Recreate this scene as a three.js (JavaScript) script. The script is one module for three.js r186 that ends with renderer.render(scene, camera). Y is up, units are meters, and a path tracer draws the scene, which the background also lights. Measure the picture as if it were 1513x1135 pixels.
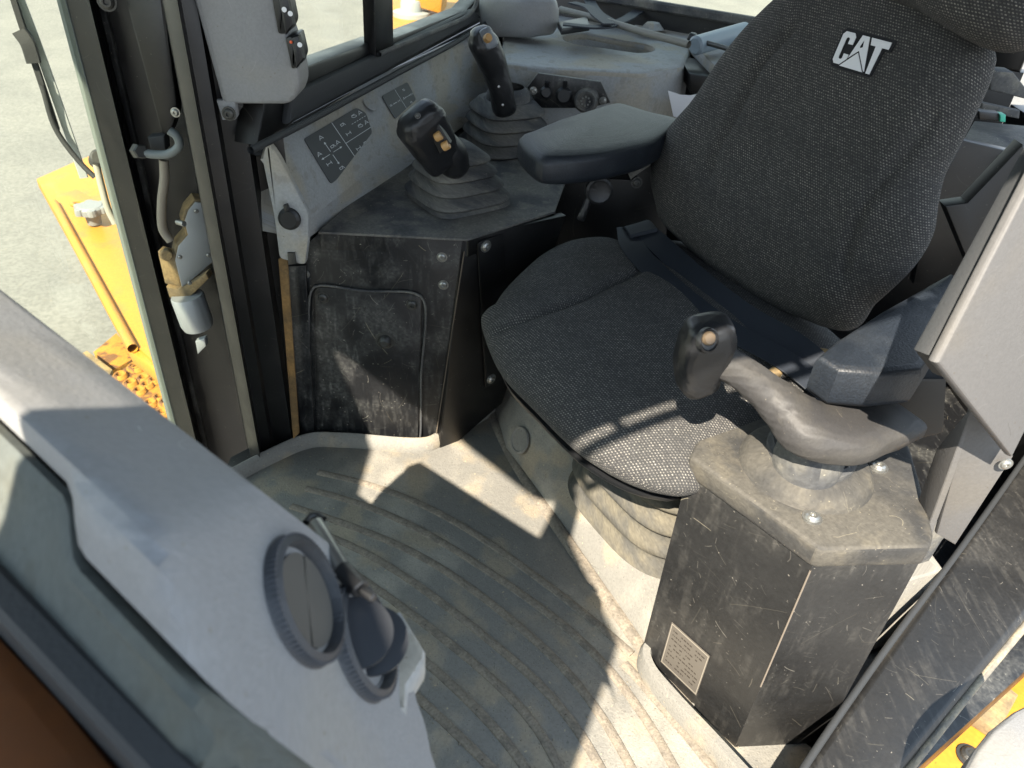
import * as THREE from 'three';
import { mergeGeometries, mergeVertices, toCreasedNormals } from 'three/addons/utils/BufferGeometryUtils.js';

// ---------------------------------------------------------------- camera, sky, sun, exposure
const scene = new THREE.Scene();
const camera = new THREE.PerspectiveCamera(53.09, 1024 / 768, 0.02, 400);
camera.position.set(0, 1.25, 0);
camera.rotation.set(-0.6283, 0, 0.0698, 'YXZ');
camera.focus = 1.35;
camera.userData.fStop = 9;
const renderer = new THREE.WebGLRenderer({ antialias: true });
renderer.setSize(1024, 768);
renderer.toneMapping = THREE.LinearToneMapping;
renderer.toneMappingExposure = 3.9;
renderer.shadowMap.enabled = true;
{
  const w = 64, h = 32, d = new Float32Array(w * h * 4);
  for (let j = 0; j < h; j++) for (let i = 0; i < w; i++) {
    const e = Math.max(0, (j + 0.5) / h * 2 - 1), k = Math.pow(1 - e, 3), o = (j * w + i) * 4;
    d[o] = 0.28 + 0.32 * k; d[o + 1] = 0.39 + 0.25 * k; d[o + 2] = 0.54 + 0.13 * k; d[o + 3] = 1;
  }
  const sky = new THREE.DataTexture(d, w, h, THREE.RGBAFormat, THREE.FloatType);
  sky.mapping = THREE.EquirectangularReflectionMapping;
  sky.magFilter = sky.minFilter = THREE.LinearFilter; sky.needsUpdate = true;
  scene.background = sky; scene.environment = sky;
}
const sun = new THREE.DirectionalLight(new THREE.Color(1, 0.9, 0.76), 5);
sun.position.set(-0.234 * 8, 0.745 * 8, 0.625 * 8);
sun.castShadow = true;
Object.assign(sun.shadow.camera, { left: -4, right: 4, top: 4, bottom: -4, near: 0.1, far: 30 });
sun.shadow.mapSize.set(2048, 2048);
scene.add(sun);

// ---------------------------------------------------------------- helpers
let seed = 7;
const rnd = () => { seed = (seed * 1664525 + 1013904223) >>> 0; return seed / 4294967296; };
const V = (a) => new THREE.Vector3(a[0], a[1], a[2]);
const taken = {};
function numbered(n) { taken[n] = (taken[n] ?? -1) + 1; return taken[n] ? n + '_' + String(taken[n]).padStart(3, '0') : n; }
function boxUV(g0) {                                   // uv in metres from the dominant direction of each face
  const g = g0.index ? g0.toNonIndexed() : g0;
  const p = g.attributes.position, n = p.count, uv = new Float32Array(n * 2);
  const a = new THREE.Vector3(), b = new THREE.Vector3(), c = new THREE.Vector3();
  for (let i = 0; i < n; i += 3) {
    a.fromBufferAttribute(p, i); b.fromBufferAttribute(p, i + 1); c.fromBufferAttribute(p, i + 2);
    const f = b.clone().sub(a).cross(c.clone().sub(a)), x = Math.abs(f.x), y = Math.abs(f.y), z = Math.abs(f.z);
    [a, b, c].forEach((q, k) => {
      const u = y >= x && y >= z ? [q.x, q.z] : x >= z ? [q.z, q.y] : [q.x, q.y];
      uv[(i + k) * 2] = u[0]; uv[(i + k) * 2 + 1] = u[1];
    });
  }
  g.setAttribute('uv', new THREE.BufferAttribute(uv, 2));
  return g;
}
function obj(name, geo, mat, parent = scene, keepUV = false) {
  let gs = Array.isArray(geo) ? geo : [geo];
  gs = gs.map((g) => (keepUV || g.userData.uv ? g : boxUV(g)));
  if (gs.length > 1) gs = gs.map((g) => { const q = g.index ? g.toNonIndexed() : g; for (const k of Object.keys(q.attributes)) if (!['position', 'normal', 'uv'].includes(k)) q.deleteAttribute(k); return q; });
  const m = new THREE.Mesh(gs.length > 1 ? mergeGeometries(gs) : gs[0], mat);
  m.castShadow = m.receiveShadow = true;
  m.name = parent === scene ? numbered(name) : name;
  parent.add(m);
  return m;
}
function thing(name, label, category, pos = [0, 0, 0], turn = 0, group) {
  const o = new THREE.Group(); o.name = numbered(name); scene.add(o);
  o.position.set(...pos); o.rotation.y = turn; o.userData = { label, category };
  if (group) o.userData.group = group;
  return o;
}
function tag(o, label, category, group) { o.userData = { label, category }; if (group) o.userData.group = group; return o; }
function struct(name, geo, mat, keepUV) { const m = obj(name, geo, mat, scene, keepUV); m.userData.kind = 'structure'; return m; }
// a solid plate: pts is its face (planar outline), it is thick behind that face
function plate(pts, thick, o = {}) {
  const P = pts.map(V), n = new THREE.Vector3();
  for (let i = 0; i < P.length; i++) { const a = P[i], b = P[(i + 1) % P.length]; n.x += (a.y - b.y) * (a.z + b.z); n.y += (a.z - b.z) * (a.x + b.x); n.z += (a.x - b.x) * (a.y + b.y); }
  n.normalize();
  const hint = o.face ? V(o.face) : new THREE.Vector3(0, 1.25, 0).sub(P[0]);
  if (n.dot(hint) < 0) n.negate();
  const ex = P[1].clone().sub(P[0]); ex.addScaledVector(n, -ex.dot(n)).normalize();
  const ey = n.clone().cross(ex);
  const flat = (q) => { const d = V(q).sub(P[0]); return new THREE.Vector2(d.dot(ex), d.dot(ey)); };
  const Q = pts.map(flat);
  const shape = o.radius ? roundPoly(Q, o.radius) : new THREE.Shape(Q);
  for (const h of o.holes ?? []) shape.holes.push(new THREE.Path(h.map(flat)));
  const bv = Math.min(o.bevel ?? 0.0015, thick * 0.45);
  const g = new THREE.ExtrudeGeometry(shape, { depth: thick - 2 * bv, bevelEnabled: bv > 0, bevelThickness: bv, bevelSize: bv, bevelOffset: -bv, bevelSegments: o.seg ?? 2, curveSegments: 8 });
  g.translate(0, 0, -(thick - bv));
  if (o.fit) {
    const p = g.attributes.position; g.computeBoundingBox(); const b = g.boundingBox, uv = g.attributes.uv;
    for (let i = 0; i < p.count; i++) uv.setXY(i, (p.getX(i) - b.min.x) / (b.max.x - b.min.x), (p.getY(i) - b.min.y) / (b.max.y - b.min.y));
  }
  g.applyMatrix4(new THREE.Matrix4().makeBasis(ex, ey, n).setPosition(P[0]));
  return o.fit ? g : toCreasedNormals(g, 0.7);
}
function roundPoly(Q, r) {
  const s = new THREE.Shape(), N = Q.length;
  for (let i = 0; i < N; i++) {
    const p = Q[i], a = Q[(i + N - 1) % N].clone().sub(p), b = Q[(i + 1) % N].clone().sub(p);
    const k = Math.min(r, a.length() * 0.45, b.length() * 0.45);
    const A = p.clone().addScaledVector(a.normalize(), k), B = p.clone().addScaledVector(b.normalize(), k);
    if (i) s.lineTo(A.x, A.y); else s.moveTo(A.x, A.y);
    s.quadraticCurveTo(p.x, p.y, B.x, B.y);
  }
  s.closePath(); return s;
}
function loft(rings, crease = 0.8, caps = true) {                       // uv in metres: round the ring, along the body
  const n = rings[0].length, pos = [], uv = [], idx = [], X = (q) => (q.isVector3 ? q : V(q));
  let along = 0;
  rings.forEach((r, i) => {
    if (i) along += Math.max(X(r[0]).distanceTo(X(rings[i - 1][0])), X(r[n >> 1]).distanceTo(X(rings[i - 1][n >> 1])));
    let u = 0;
    for (let j = 0; j <= n; j++) { const q = X(r[j % n]); if (j) u += q.distanceTo(X(r[j - 1])); pos.push(q.x, q.y, q.z); uv.push(u, along); }
  });
  const w = n + 1;
  for (let i = 0; i < rings.length - 1; i++) for (let j = 0; j < n; j++) { const a = i * w + j, b = a + 1; idx.push(a, b, a + w, b, b + w, a + w); }
  if (caps) for (const [i, flip] of [[0, 1], [rings.length - 1, 0]]) {
    const c = new THREE.Vector3(); for (const q of rings[i]) c.addScaledVector(X(q), 1 / n);
    const ci = pos.length / 3; pos.push(c.x, c.y, c.z); uv.push(uv[i * w * 2] + 0.01, uv[i * w * 2 + 1] + 0.01);
    for (let j = 0; j < n; j++) { const a = i * w + j, b = a + 1; flip ? idx.push(ci, b, a) : idx.push(ci, a, b); }
  }
  const g = new THREE.BufferGeometry();
  g.setAttribute('position', new THREE.Float32BufferAttribute(pos, 3)); g.setAttribute('uv', new THREE.Float32BufferAttribute(uv, 2)); g.setIndex(idx);
  g.computeVertexNormals();
  const out = toCreasedNormals(g, crease); out.userData.uv = true;
  return out;
}
const sp = (c, e) => Math.sign(c) * Math.pow(Math.abs(c), e);
// a rounded body along a path; stations [point, half width, half height, roundness]
function body(st, up = [0, 1, 0], seg = 28, smooth = 0) {
  let S = st.map(([p, w, h, n = 2.4]) => ({ p: V(p), w, h, n }));
  if (smooth) {
    const c = new THREE.CatmullRomCurve3(S.map((s) => s.p)), out = [], M = (S.length - 1) * smooth;
    for (let i = 0; i <= M; i++) {
      const t = i / M, x = t * (S.length - 1), k = Math.min(S.length - 2, Math.floor(x)), f = x - k, e = f * f * (3 - 2 * f), L = (a, b) => a + (b - a) * e;
      out.push({ p: c.getPoint(t), w: L(S[k].w, S[k + 1].w), h: L(S[k].h, S[k + 1].h), n: L(S[k].n, S[k + 1].n) });
    }
    S = out;
  }
  const rings = [];
  const ring = (s, T, k, shift) => {
    const side = V(up).cross(T).normalize(), u = T.clone().cross(side).normalize(), r = [];
    for (let j = 0; j < seg; j++) {
      const a = j / seg * Math.PI * 2;
      r.push(s.p.clone().addScaledVector(side, s.w * k * sp(Math.cos(a), 2 / s.n)).addScaledVector(u, s.h * k * sp(Math.sin(a), 2 / s.n)).addScaledVector(T, shift));
    }
    return r;
  };
  S.forEach((s, i) => {
    const T = S[Math.min(i + 1, S.length - 1)].p.clone().sub(S[Math.max(i - 1, 0)].p).normalize(), m = Math.min(s.w, s.h) * 0.55;
    if (i === 0) for (const q of [0.35, 0.7, 0.92]) rings.push(ring(s, T, q, -m * Math.sqrt(1 - q * q)));
    rings.push(ring(s, T, 1, 0));
    if (i === S.length - 1) for (const q of [0.92, 0.7, 0.35]) rings.push(ring(s, T, q, m * Math.sqrt(1 - q * q)));
  });
  return loft(rings, 1.0);
}
// sweep a flat closed profile [[across, up], ...] along points
function sweep(pts, prof, o = {}) {
  for (let s = 0; s < (o.relax ?? 0); s++) pts = pts.map((q, i) => (i && i < pts.length - 1 ? q.map((w, k) => 0.5 * w + 0.25 * (pts[i - 1][k] + pts[i + 1][k])) : q));
  const c = new THREE.CatmullRomCurve3(pts.map(V), false, 'centripetal'), N = o.n ?? pts.length * 6, up = V(o.up ?? [0, 1, 0]), rings = [];
  for (let i = 0; i <= N; i++) {
    const p = o.straight ? V(pts[0]).lerp(V(pts[pts.length - 1]), i / N) : c.getPoint(i / N);
    const T = o.straight ? V(pts[pts.length - 1]).sub(V(pts[0])).normalize() : c.getTangent(i / N);
    const s = T.clone().cross(up).normalize(), u = s.clone().cross(T).normalize();
    rings.push(prof.map(([a, b]) => p.clone().addScaledVector(s, a).addScaledVector(u, b)));
  }
  return loft(rings, o.crease ?? 0.7);
}
const rect = (w, h, b = 0.2) => { const k = Math.min(w, h) * b; return [[-w + k, -h], [w - k, -h], [w, -h + k], [w, h - k], [w - k, h], [-w + k, h], [-w, h - k], [-w, -h + k]]; };
function tube(pts, r, seg = 10, n) {
  const c = new THREE.CatmullRomCurve3(pts.map(V)), g = new THREE.TubeGeometry(c, n ?? pts.length * 8, r, seg, false), L = c.getLength(), uv = g.attributes.uv;
  for (let i = 0; i < uv.count; i++) uv.setXY(i, uv.getX(i) * L, uv.getY(i) * 6.28 * r);
  g.userData.uv = true; return g;
}
// a turned part: profile [[radius, height]...] standing at p along the axis n
function turned(prof, p, n = [0, 1, 0], seg = 32, sx = 1) {
  const g = new THREE.LatheGeometry(prof.map(([r, h]) => new THREE.Vector2(Math.max(r, 1e-5), h)), seg);
  if (sx !== 1) g.scale(sx, 1, 1);
  const q = new THREE.Quaternion().setFromUnitVectors(new THREE.Vector3(0, 1, 0), V(n).normalize());
  g.applyQuaternion(q); g.translate(...p);
  let L = 0; const rm = Math.max(...prof.map((a) => a[0])); for (let i = 1; i < prof.length; i++) L += Math.hypot(prof[i][0] - prof[i - 1][0], prof[i][1] - prof[i - 1][1]);
  const uv = g.attributes.uv; for (let i = 0; i < uv.count; i++) uv.setXY(i, uv.getX(i) * 6.2832 * rm * 0.8, uv.getY(i) * L);
  const out = toCreasedNormals(g, 0.6); out.userData.uv = true; return out;
}
function capped(p0, p1, r, b = 0.003, seg = 24) {
  const d = V(p1).sub(V(p0)), L = d.length();
  return turned([[0, 0], [r - b, 0], [r, b], [r, L - b], [r - b, L], [0, L]], p0, d.toArray(), seg);
}
const boltHead = [[0, 0.0022], [0.0032, 0.0022], [0.0034, 0.0052], [0.0055, 0.0052], [0.0078, 0.0034], [0.0088, 0.0012], [0.0112, 0.001], [0.0112, -0.001]];
const boltGeo = toCreasedNormals(new THREE.LatheGeometry(boltHead.map(([r, h]) => new THREE.Vector2(Math.max(r, 1e-5), h)), 20), 0.6);
function bolt(parent, p, n, mat, k = 1) {
  const m = new THREE.Mesh(boltGeo, mat); m.name = 'bolt'; m.castShadow = m.receiveShadow = true;
  m.quaternion.setFromUnitVectors(new THREE.Vector3(0, 1, 0), V(n).normalize()); m.position.set(...p); m.scale.setScalar(k);
  parent.add(m); return m;
}

// ---------------------------------------------------------------- procedural materials
const lat = new Float32Array(65536); for (let i = 0; i < 65536; i++) lat[i] = rnd();
function vnoise(x, y, per, s) {
  const xi = Math.floor(x), yi = Math.floor(y), fx = x - xi, fy = y - yi, a = fx * fx * (3 - 2 * fx), b = fy * fy * (3 - 2 * fy);
  const h = (i, j) => lat[((((i % per) + per) % per) * 197 + (((j % per) + per) % per) * 7919 + s * 1013) & 65535];
  return (h(xi, yi) * (1 - a) + h(xi + 1, yi) * a) * (1 - b) + (h(xi, yi + 1) * (1 - a) + h(xi + 1, yi + 1) * a) * b;
}
function fbm(u, v, f, s = 0, oct = 5) { let t = 0, k = 0.5; for (let i = 0; i < oct; i++) { t += k * vnoise(u * f, v * f, f, s + i); f *= 2; k *= 0.5; } return t; }
const mix = (a, b, t) => a + (b - a) * t;
const step = (a, b, x) => { const t = Math.min(1, Math.max(0, (x - a) / (b - a))); return t * t * (3 - 2 * t); };
const mixc = (a, b, t) => [mix(a[0], b[0], t), mix(a[1], b[1], t), mix(a[2], b[2], t)];
function canvasTex(size, metres, fn, draw, color = true) {
  const c = document.createElement('canvas'); c.width = c.height = size;
  const x = c.getContext('2d'), im = x.createImageData(size, size);
  for (let j = 0; j < size; j++) for (let i = 0; i < size; i++) {
    const q = fn(i / size, j / size), o = (j * size + i) * 4;
    im.data[o] = q[0]; im.data[o + 1] = q[1]; im.data[o + 2] = q[2]; im.data[o + 3] = 255;
  }
  x.putImageData(im, 0, 0);
  if (draw) draw(x, size);
  const t = new THREE.CanvasTexture(c);
  t.wrapS = t.wrapT = THREE.RepeatWrapping; t.repeat.set(1 / metres, 1 / metres); t.magFilter = THREE.LinearFilter;
  if (color) t.colorSpace = THREE.SRGBColorSpace;
  return t;
}
function scratches(x, S, n, col, len, wmax, curl = 0.6) {
  for (let i = 0; i < n; i++) {
    let px = rnd() * S, py = rnd() * S, a = rnd() * 6.28; const L = len * (0.2 + rnd() * rnd() * 1.6), k = (rnd() - 0.5) * curl;
    x.strokeStyle = `rgba(${col[0]},${col[1]},${col[2]},${0.12 + rnd() * 0.6})`; x.lineWidth = 0.4 + rnd() * rnd() * wmax;
    x.beginPath(); x.moveTo(px, py);
    for (let q = 0; q < 6; q++) { px += Math.cos(a) * L / 6; py += Math.sin(a) * L / 6; a += k + (rnd() - 0.5) * curl * 0.6; x.lineTo(px, py); }
    x.stroke();
  }
}
function specks(x, S, n, col, r) { for (let i = 0; i < n; i++) { x.fillStyle = `rgba(${col[0]},${col[1]},${col[2]},${0.15 + rnd() * 0.6})`; x.beginPath(); x.ellipse(rnd() * S, rnd() * S, r * (0.3 + rnd()), r * (0.2 + rnd() * 0.5), rnd() * 3, 0, 6.3); x.fill(); } }
const bumpTex = (size, metres, f, oct = 4) => canvasTex(size, metres, (u, v) => { const g = 255 * fbm(u, v, f, 31, oct); return [g, g, g]; }, null, false);
const grainBump = bumpTex(512, 0.12, 48, 3);
const lumpBump = bumpTex(512, 0.5, 16, 5);

const steelTex = canvasTex(1024, 0.62, (u, v) => {
  const d = step(0.52, 0.74, fbm(u, v, 6, 1, 7)) * 0.5 + step(0.48, 0.64, 0.6 * fbm(u, v * 0.2, 80, 5, 3) + 0.4 * fbm(u, v, 6, 15, 5)) * 0.3, g = fbm(u, v, 128, 9, 2);
  return mixc([21, 22, 24], [122, 121, 114], d * (0.4 + 0.9 * g)).map((q) => q * (0.86 + 0.28 * g));
}, (x, S) => { scratches(x, S, 330, [178, 172, 156], 44, 1.6, 0.3); scratches(x, S, 60, [192, 178, 140], 140, 1.8, 0.12); specks(x, S, 420, [170, 165, 150], 3); });
const wornTex = canvasTex(1024, 0.62, (u, v) => {
  const d = step(0.5, 0.8, fbm(u, v, 4, 101, 4)) * 0.3 + step(0.46, 0.66, 0.65 * fbm(u, v * 0.15, 90, 105, 3) + 0.35 * fbm(u, v, 6, 115, 5)) * 0.2, g = fbm(u, v, 128, 109, 2);
  return mixc([34, 34, 34], [112, 109, 102], d * (0.55 + 0.8 * g)).map((q) => q * (0.86 + 0.28 * g));
}, (x, S) => { scratches(x, S, 420, [170, 164, 150], 26, 1.1, 0.3); scratches(x, S, 60, [186, 176, 150], 120, 1.3, 0.12); specks(x, S, 500, [176, 170, 156], 2.0); });
const steelRough = canvasTex(512, 0.62, (u, v) => { const q = 90 + 120 * fbm(u, v, 8, 3, 5); return [q, q, q]; }, null, false);
const cleanBlackTex = canvasTex(512, 0.5, (u, v) => {
  const d = step(0.5, 0.8, fbm(u, v, 5, 12, 6)) * 0.35, g = fbm(u, v, 64, 2, 2);
  return mixc([12, 12, 13], [66, 62, 54], d).map((q) => q * (0.85 + 0.3 * g));
}, (x, S) => { scratches(x, S, 46, [120, 116, 105], 60, 1); specks(x, S, 120, [130, 125, 110], 2); });
const greyTex = canvasTex(1024, 0.55, (u, v) => {
  const d = step(0.45, 0.8, fbm(u, v, 5, 4, 6)) * 0.4, g = fbm(u, v, 200, 8, 2);
  return mixc([128, 129, 130], [140, 135, 124], d).map((q) => q * (0.95 + 0.1 * g));
}, (x, S) => { scratches(x, S, 60, [196, 196, 194], 46, 1.5); scratches(x, S, 60, [92, 90, 86], 56, 1.5); specks(x, S, 260, [104, 94, 76], 2.6); });
const dustyGreyTex = canvasTex(1024, 0.55, (u, v) => {
  const d = step(0.38, 0.66, fbm(u, v, 6, 14, 6)) * 0.6, r = step(0.55, 0.7, fbm(u * 1, v * 0.999, 24, 17, 3)) * 0.25, g = fbm(u, v, 160, 8, 2);
  return mixc(mixc([146, 148, 148], [156, 146, 126], d), [106, 100, 90], r).map((q) => q * (0.93 + 0.14 * g));
}, (x, S) => { scratches(x, S, 60, [90, 84, 72], 60, 1.4); specks(x, S, 300, [92, 82, 64], 2.6); });
const matTex = canvasTex(1024, 0.6, (u, v) => {
  const d = step(0.36, 0.66, fbm(u, v, 5, 21, 6)), t = step(0.45, 0.7, fbm(u, v, 9, 27, 5)), g = fbm(u, v, 150, 6, 2), k = step(0.5, 0.72, g);
  let c = mixc([118, 116, 110], [154, 149, 137], d * 0.8); c = mixc(c, [160, 144, 118], t * 0.5);
  return c.map((q) => q * (0.9 + 0.2 * g) * (1 - 0.22 * k));
}, (x, S) => { scratches(x, S, 120, [172, 166, 148], 46, 1.6); scratches(x, S, 70, [66, 64, 58], 40, 1.4); specks(x, S, 500, [64, 58, 48], 1.8); specks(x, S, 260, [176, 160, 128], 4); });
const ribTex = canvasTex(512, 0.4, (u, v) => {
  const d = fbm(u, v, 20, 33, 5), g = fbm(u, v, 128, 6, 2);
  return mixc([110, 103, 93], [130, 121, 107], step(0.2, 0.8, d)).map((q) => q * (0.8 + 0.4 * g));
}, (x, S) => specks(x, S, 500, [58, 48, 38], 2));
const tanTex = canvasTex(512, 0.4, (u, v) => { const d = fbm(u, v, 12, 41, 6), g = fbm(u, v, 100, 6, 2); return mixc([114, 110, 102], [148, 138, 118], step(0.28, 0.7, d)).map((q) => q * (0.85 + 0.3 * g)); });
const dustyBlackTex = canvasTex(1024, 0.5, (u, v) => {
  const d = step(0.3, 0.62, fbm(u, v, 6, 51, 6)), t = step(0.5, 0.68, fbm(u, v, 11, 57, 6)), g = fbm(u, v, 128, 6, 2);
  let c = mixc([62, 63, 65], [100, 98, 93], d); c = mixc(c, [150, 142, 124], t * 0.32);
  return c.map((q) => q * (0.84 + 0.32 * g));
}, (x, S) => { scratches(x, S, 170, [176, 168, 146], 56, 2.2, 1.1); specks(x, S, 600, [180, 172, 150], 2.6); });
const yellowTex = canvasTex(512, 0.6, (u, v) => { const d = step(0.52, 0.78, fbm(u, v, 7, 61, 6)), g = fbm(u, v, 90, 6, 2); return mixc([176, 122, 40], [146, 110, 62], d * 0.6).map((q) => q * (0.93 + 0.14 * g)); },
  (x, S) => { scratches(x, S, 40, [110, 84, 44], 30, 1.4); specks(x, S, 120, [90, 66, 36], 2.2); });
const rustTex = canvasTex(512, 0.4, (u, v) => { const d = step(0.42, 0.6, fbm(u, v, 9, 71, 6)), g = fbm(u, v, 90, 6, 2); return mixc([170, 118, 44], [104, 72, 44], d).map((q) => q * (0.85 + 0.3 * g)); });
const groundTex = canvasTex(1024, 3.2, (u, v) => { const d = fbm(u, v, 8, 81, 6), g = fbm(u, v, 180, 6, 2), k = step(0.6, 0.74, g); return mixc([103, 102, 99], [120, 118, 113], d).map((q) => q * (0.86 + 0.28 * g) * (1 - 0.12 * k)); },
  (x, S) => { specks(x, S, 900, [120, 112, 98], 2.4); scratches(x, S, 40, [140, 134, 122], 90, 1.2, 0.9); });
const vinylTex = canvasTex(512, 0.25, (u, v) => { const d = step(0.42, 0.7, fbm(u, v, 5, 91, 5)), g = fbm(u, v, 170, 6, 2); return mixc([26, 32, 40], [70, 72, 74], d * 0.3).map((q) => q * (0.7 + 0.6 * g)); });
const handleTex = canvasTex(512, 0.3, (u, v) => { const d = step(0.34, 0.66, fbm(u, v, 5, 121, 6)), g = fbm(u, v, 120, 6, 2); return mixc([52, 51, 51], [62, 60, 57], d).map((q) => q * (0.9 + 0.2 * g)); }, (x, S) => { scratches(x, S, 30, [140, 130, 112], 30, 1.2); specks(x, S, 90, [150, 138, 116], 1.6); });
function weave(size, kind) {                        // charcoal cloth with pale flecks in rows
  const nx = 30, ny = 34, amp = [], off = [];
  for (let i = 0; i < nx * ny; i++) { amp.push(rnd()); off.push(rnd() - 0.5); }
  return canvasTex(size, 0.15, (u, v) => {
    const row = Math.floor(v * ny) % ny, fy = v * ny - Math.floor(v * ny), x = u * nx + (row % 2) * 0.5, col = Math.floor(x) % nx, fx = x - Math.floor(x);
    const k = row * nx + col, a = amp[k], cy = 0.5 + 0.2 * (fx - 0.4) + off[k] * 0.2;
    const f = Math.exp(-Math.pow((fy - cy) / 0.2, 2)) * step(0.05, 0.25, fx) * (1 - step(0.62, 0.85, fx)) * (0.3 + 0.7 * a);
    const thr = 0.5 + 0.5 * Math.sin(u * 6.2832 * 90) * Math.sin(v * 6.2832 * 102), g = fbm(u, v, 60, 6, 2), h = fbm(u, v, 4, 99, 4);
    if (kind === 'bump') { const q = 70 + 70 * thr + 100 * f; return [q, q, q]; }
    return mixc([62, 62, 62], [190, 184, 172], f * (0.5 + 0.8 * h)).map((q) => q * (0.68 + 0.36 * thr) * (0.8 + 0.4 * g));
  }, null, kind !== 'bump');
}
const weaveTex = weave(1024, 'map'), weaveBump = weave(1024, 'bump');

const std = (o) => new THREE.MeshStandardMaterial(o);
const phy = (o) => new THREE.MeshPhysicalMaterial(o);
const M = {
  steel: std({ map: steelTex, roughnessMap: steelRough, roughness: 0.72, bumpMap: lumpBump, bumpScale: 0.0006 }),
  wornSteel: std({ map: wornTex, roughnessMap: steelRough, roughness: 0.75, bumpMap: lumpBump, bumpScale: 0.0006 }),
  black: std({ map: cleanBlackTex, roughnessMap: steelRough, roughness: 0.66 }),
  rubber: std({ color: '#2a2c2e', roughness: 0.72, bumpMap: grainBump, bumpScale: 0.0003 }),
  rubberDusty: std({ map: dustyBlackTex, color: '#f2f4f6', roughness: 0.82, bumpMap: grainBump, bumpScale: 0.0003 }),
  dustyBlack: std({ map: dustyBlackTex, roughness: 0.78, bumpMap: grainBump, bumpScale: 0.0004 }),
  grey: std({ map: greyTex, roughness: 0.6, bumpMap: grainBump, bumpScale: 0.00025 }),
  greyTrim: std({ map: greyTex, color: '#aeaba9', roughness: 0.65, bumpMap: grainBump, bumpScale: 0.00025 }),
  greyDusty: std({ map: dustyGreyTex, roughness: 0.75, bumpMap: grainBump, bumpScale: 0.0003 }),
  pad: std({ map: dustyGreyTex, color: '#8e948f', roughness: 0.8, bumpMap: grainBump, bumpScale: 0.0003 }),
  mat: std({ map: matTex, roughness: 0.85, bumpMap: grainBump, bumpScale: 0.0006 }),
  rib: std({ map: ribTex, roughness: 0.95, bumpMap: grainBump, bumpScale: 0.0008 }),
  tan: std({ map: tanTex, roughness: 0.9, bumpMap: grainBump, bumpScale: 0.0004 }),
  yellow: std({ map: yellowTex, roughness: 0.5 }),
  rust: std({ map: rustTex, roughness: 0.9, bumpMap: grainBump, bumpScale: 0.0006 }),
  ground: std({ map: groundTex, roughness: 0.95 }),
  vinyl: std({ map: vinylTex, roughness: 0.5, bumpMap: grainBump, bumpScale: 0.0005 }),
  cloth: phy({ map: weaveTex, roughness: 0.95, bumpMap: weaveBump, bumpScale: 0.0012, sheen: 0.05, sheenRoughness: 0.6, sheenColor: new THREE.Color(0.5, 0.5, 0.5) }),
  belt: std({ color: '#1c222b', roughness: 0.7, bumpMap: grainBump, bumpScale: 0.0003 }),
  plastic: std({ color: '#1b1c1e', roughness: 0.42, bumpMap: grainBump, bumpScale: 0.00015 }),
  handle: std({ map: handleTex, roughness: 0.62, bumpMap: grainBump, bumpScale: 0.0002 }),
  zinc: std({ color: '#9c9c98', metalness: 0.85, roughness: 0.38 }),
  darkBolt: std({ color: '#4a4a48', metalness: 0.6, roughness: 0.45 }),
  alu: std({ color: '#a3a7a8', metalness: 0.35, roughness: 0.5 }),
  bellows: std({ map: tanTex, color: '#a3a6a8', roughness: 0.9, bumpMap: grainBump, bumpScale: 0.0004 }),
  capDust: std({ map: dustyBlackTex, color: '#c4c1bb', roughness: 0.8, bumpMap: grainBump, bumpScale: 0.0004 }),
  castTan: std({ map: tanTex, color: '#ffe9c0', roughness: 0.85 }),
  amber: std({ color: '#b08a58', roughness: 0.45 }),
  tanPaint: std({ map: tanTex, color: '#e6c08a', roughness: 0.9 }),
  white: std({ color: '#d8d9dc', roughness: 0.8, bumpMap: grainBump, bumpScale: 0.0003 }),
  paper: std({ color: '#d9dade', roughness: 0.9, side: THREE.DoubleSide }),
  green: std({ color: '#3fae93', roughness: 0.5 }),
  glass: phy({ color: new THREE.Color(0.95, 0.97, 0.9), transmission: 1, thickness: 0, roughness: 0.0, ior: 1.45 }),
  smoke: phy({ color: new THREE.Color(0.42, 0.4, 0.36), roughness: 0.28 }),
};

// ---------------------------------------------------------------- ground and cab shell
const wall = (x0, f0, x1, f1, y0, y1, face, th = 0.05, o = {}) => plate([[x0, y0, -f0], [x1, y0, -f1], [x1, y1, -f1], [x0, y1, -f0]], th, { face, ...o });
{
  const g = new THREE.PlaneGeometry(240, 240); g.rotateX(-Math.PI / 2); g.translate(0, -1.3, 0);
  struct('ground', g, M.ground);
}
const plan = (pts, y, th, o = {}) => plate(pts.map(([x, f]) => [x, y, -f]), th, { face: [0, 1, 0], ...o });
struct('cab_floor', plan([[-0.66, 1.36], [-0.62, 0.35], [-0.45, 0.1], [0.1, 0.3], [0.62, 0.62], [1.28, 1.1], [1.28, 2.2], [-0.1, 2.98], [-0.5, 1.55]], -0.012, 0.06), M.steel);
struct('cab_roof', plan([[-1.2, 1.72], [-1.2, -0.25], [-0.86, -0.25], [-0.86, 0.30], [-0.82, 0.285], [-0.636, 0.105], [-0.45, -0.08], [-0.40, -0.10], [-0.325, -0.07], [-0.14, 0.03], [0.171, 0.205], [0.95, 0.65], [1.4, 1.0], [1.4, 2.3], [-0.1, 3.2], [-0.56, 1.6]], 1.70, 0.08, { bevel: 0.01 }), M.black);
struct('rear_wall', wall(-0.16, 2.98, 1.28, 2.16, -0.1, 0.8, [0, 0, 1]), M.black);
struct('right_wall', plate([[-0.49, -0.1, -1.5], [-0.08, -0.1, -2.97], [-0.08, 0.74, -2.97], [-0.49, 0.74, -1.5]], 0.04, { face: [1, 0, 0] }), M.black);
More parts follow.
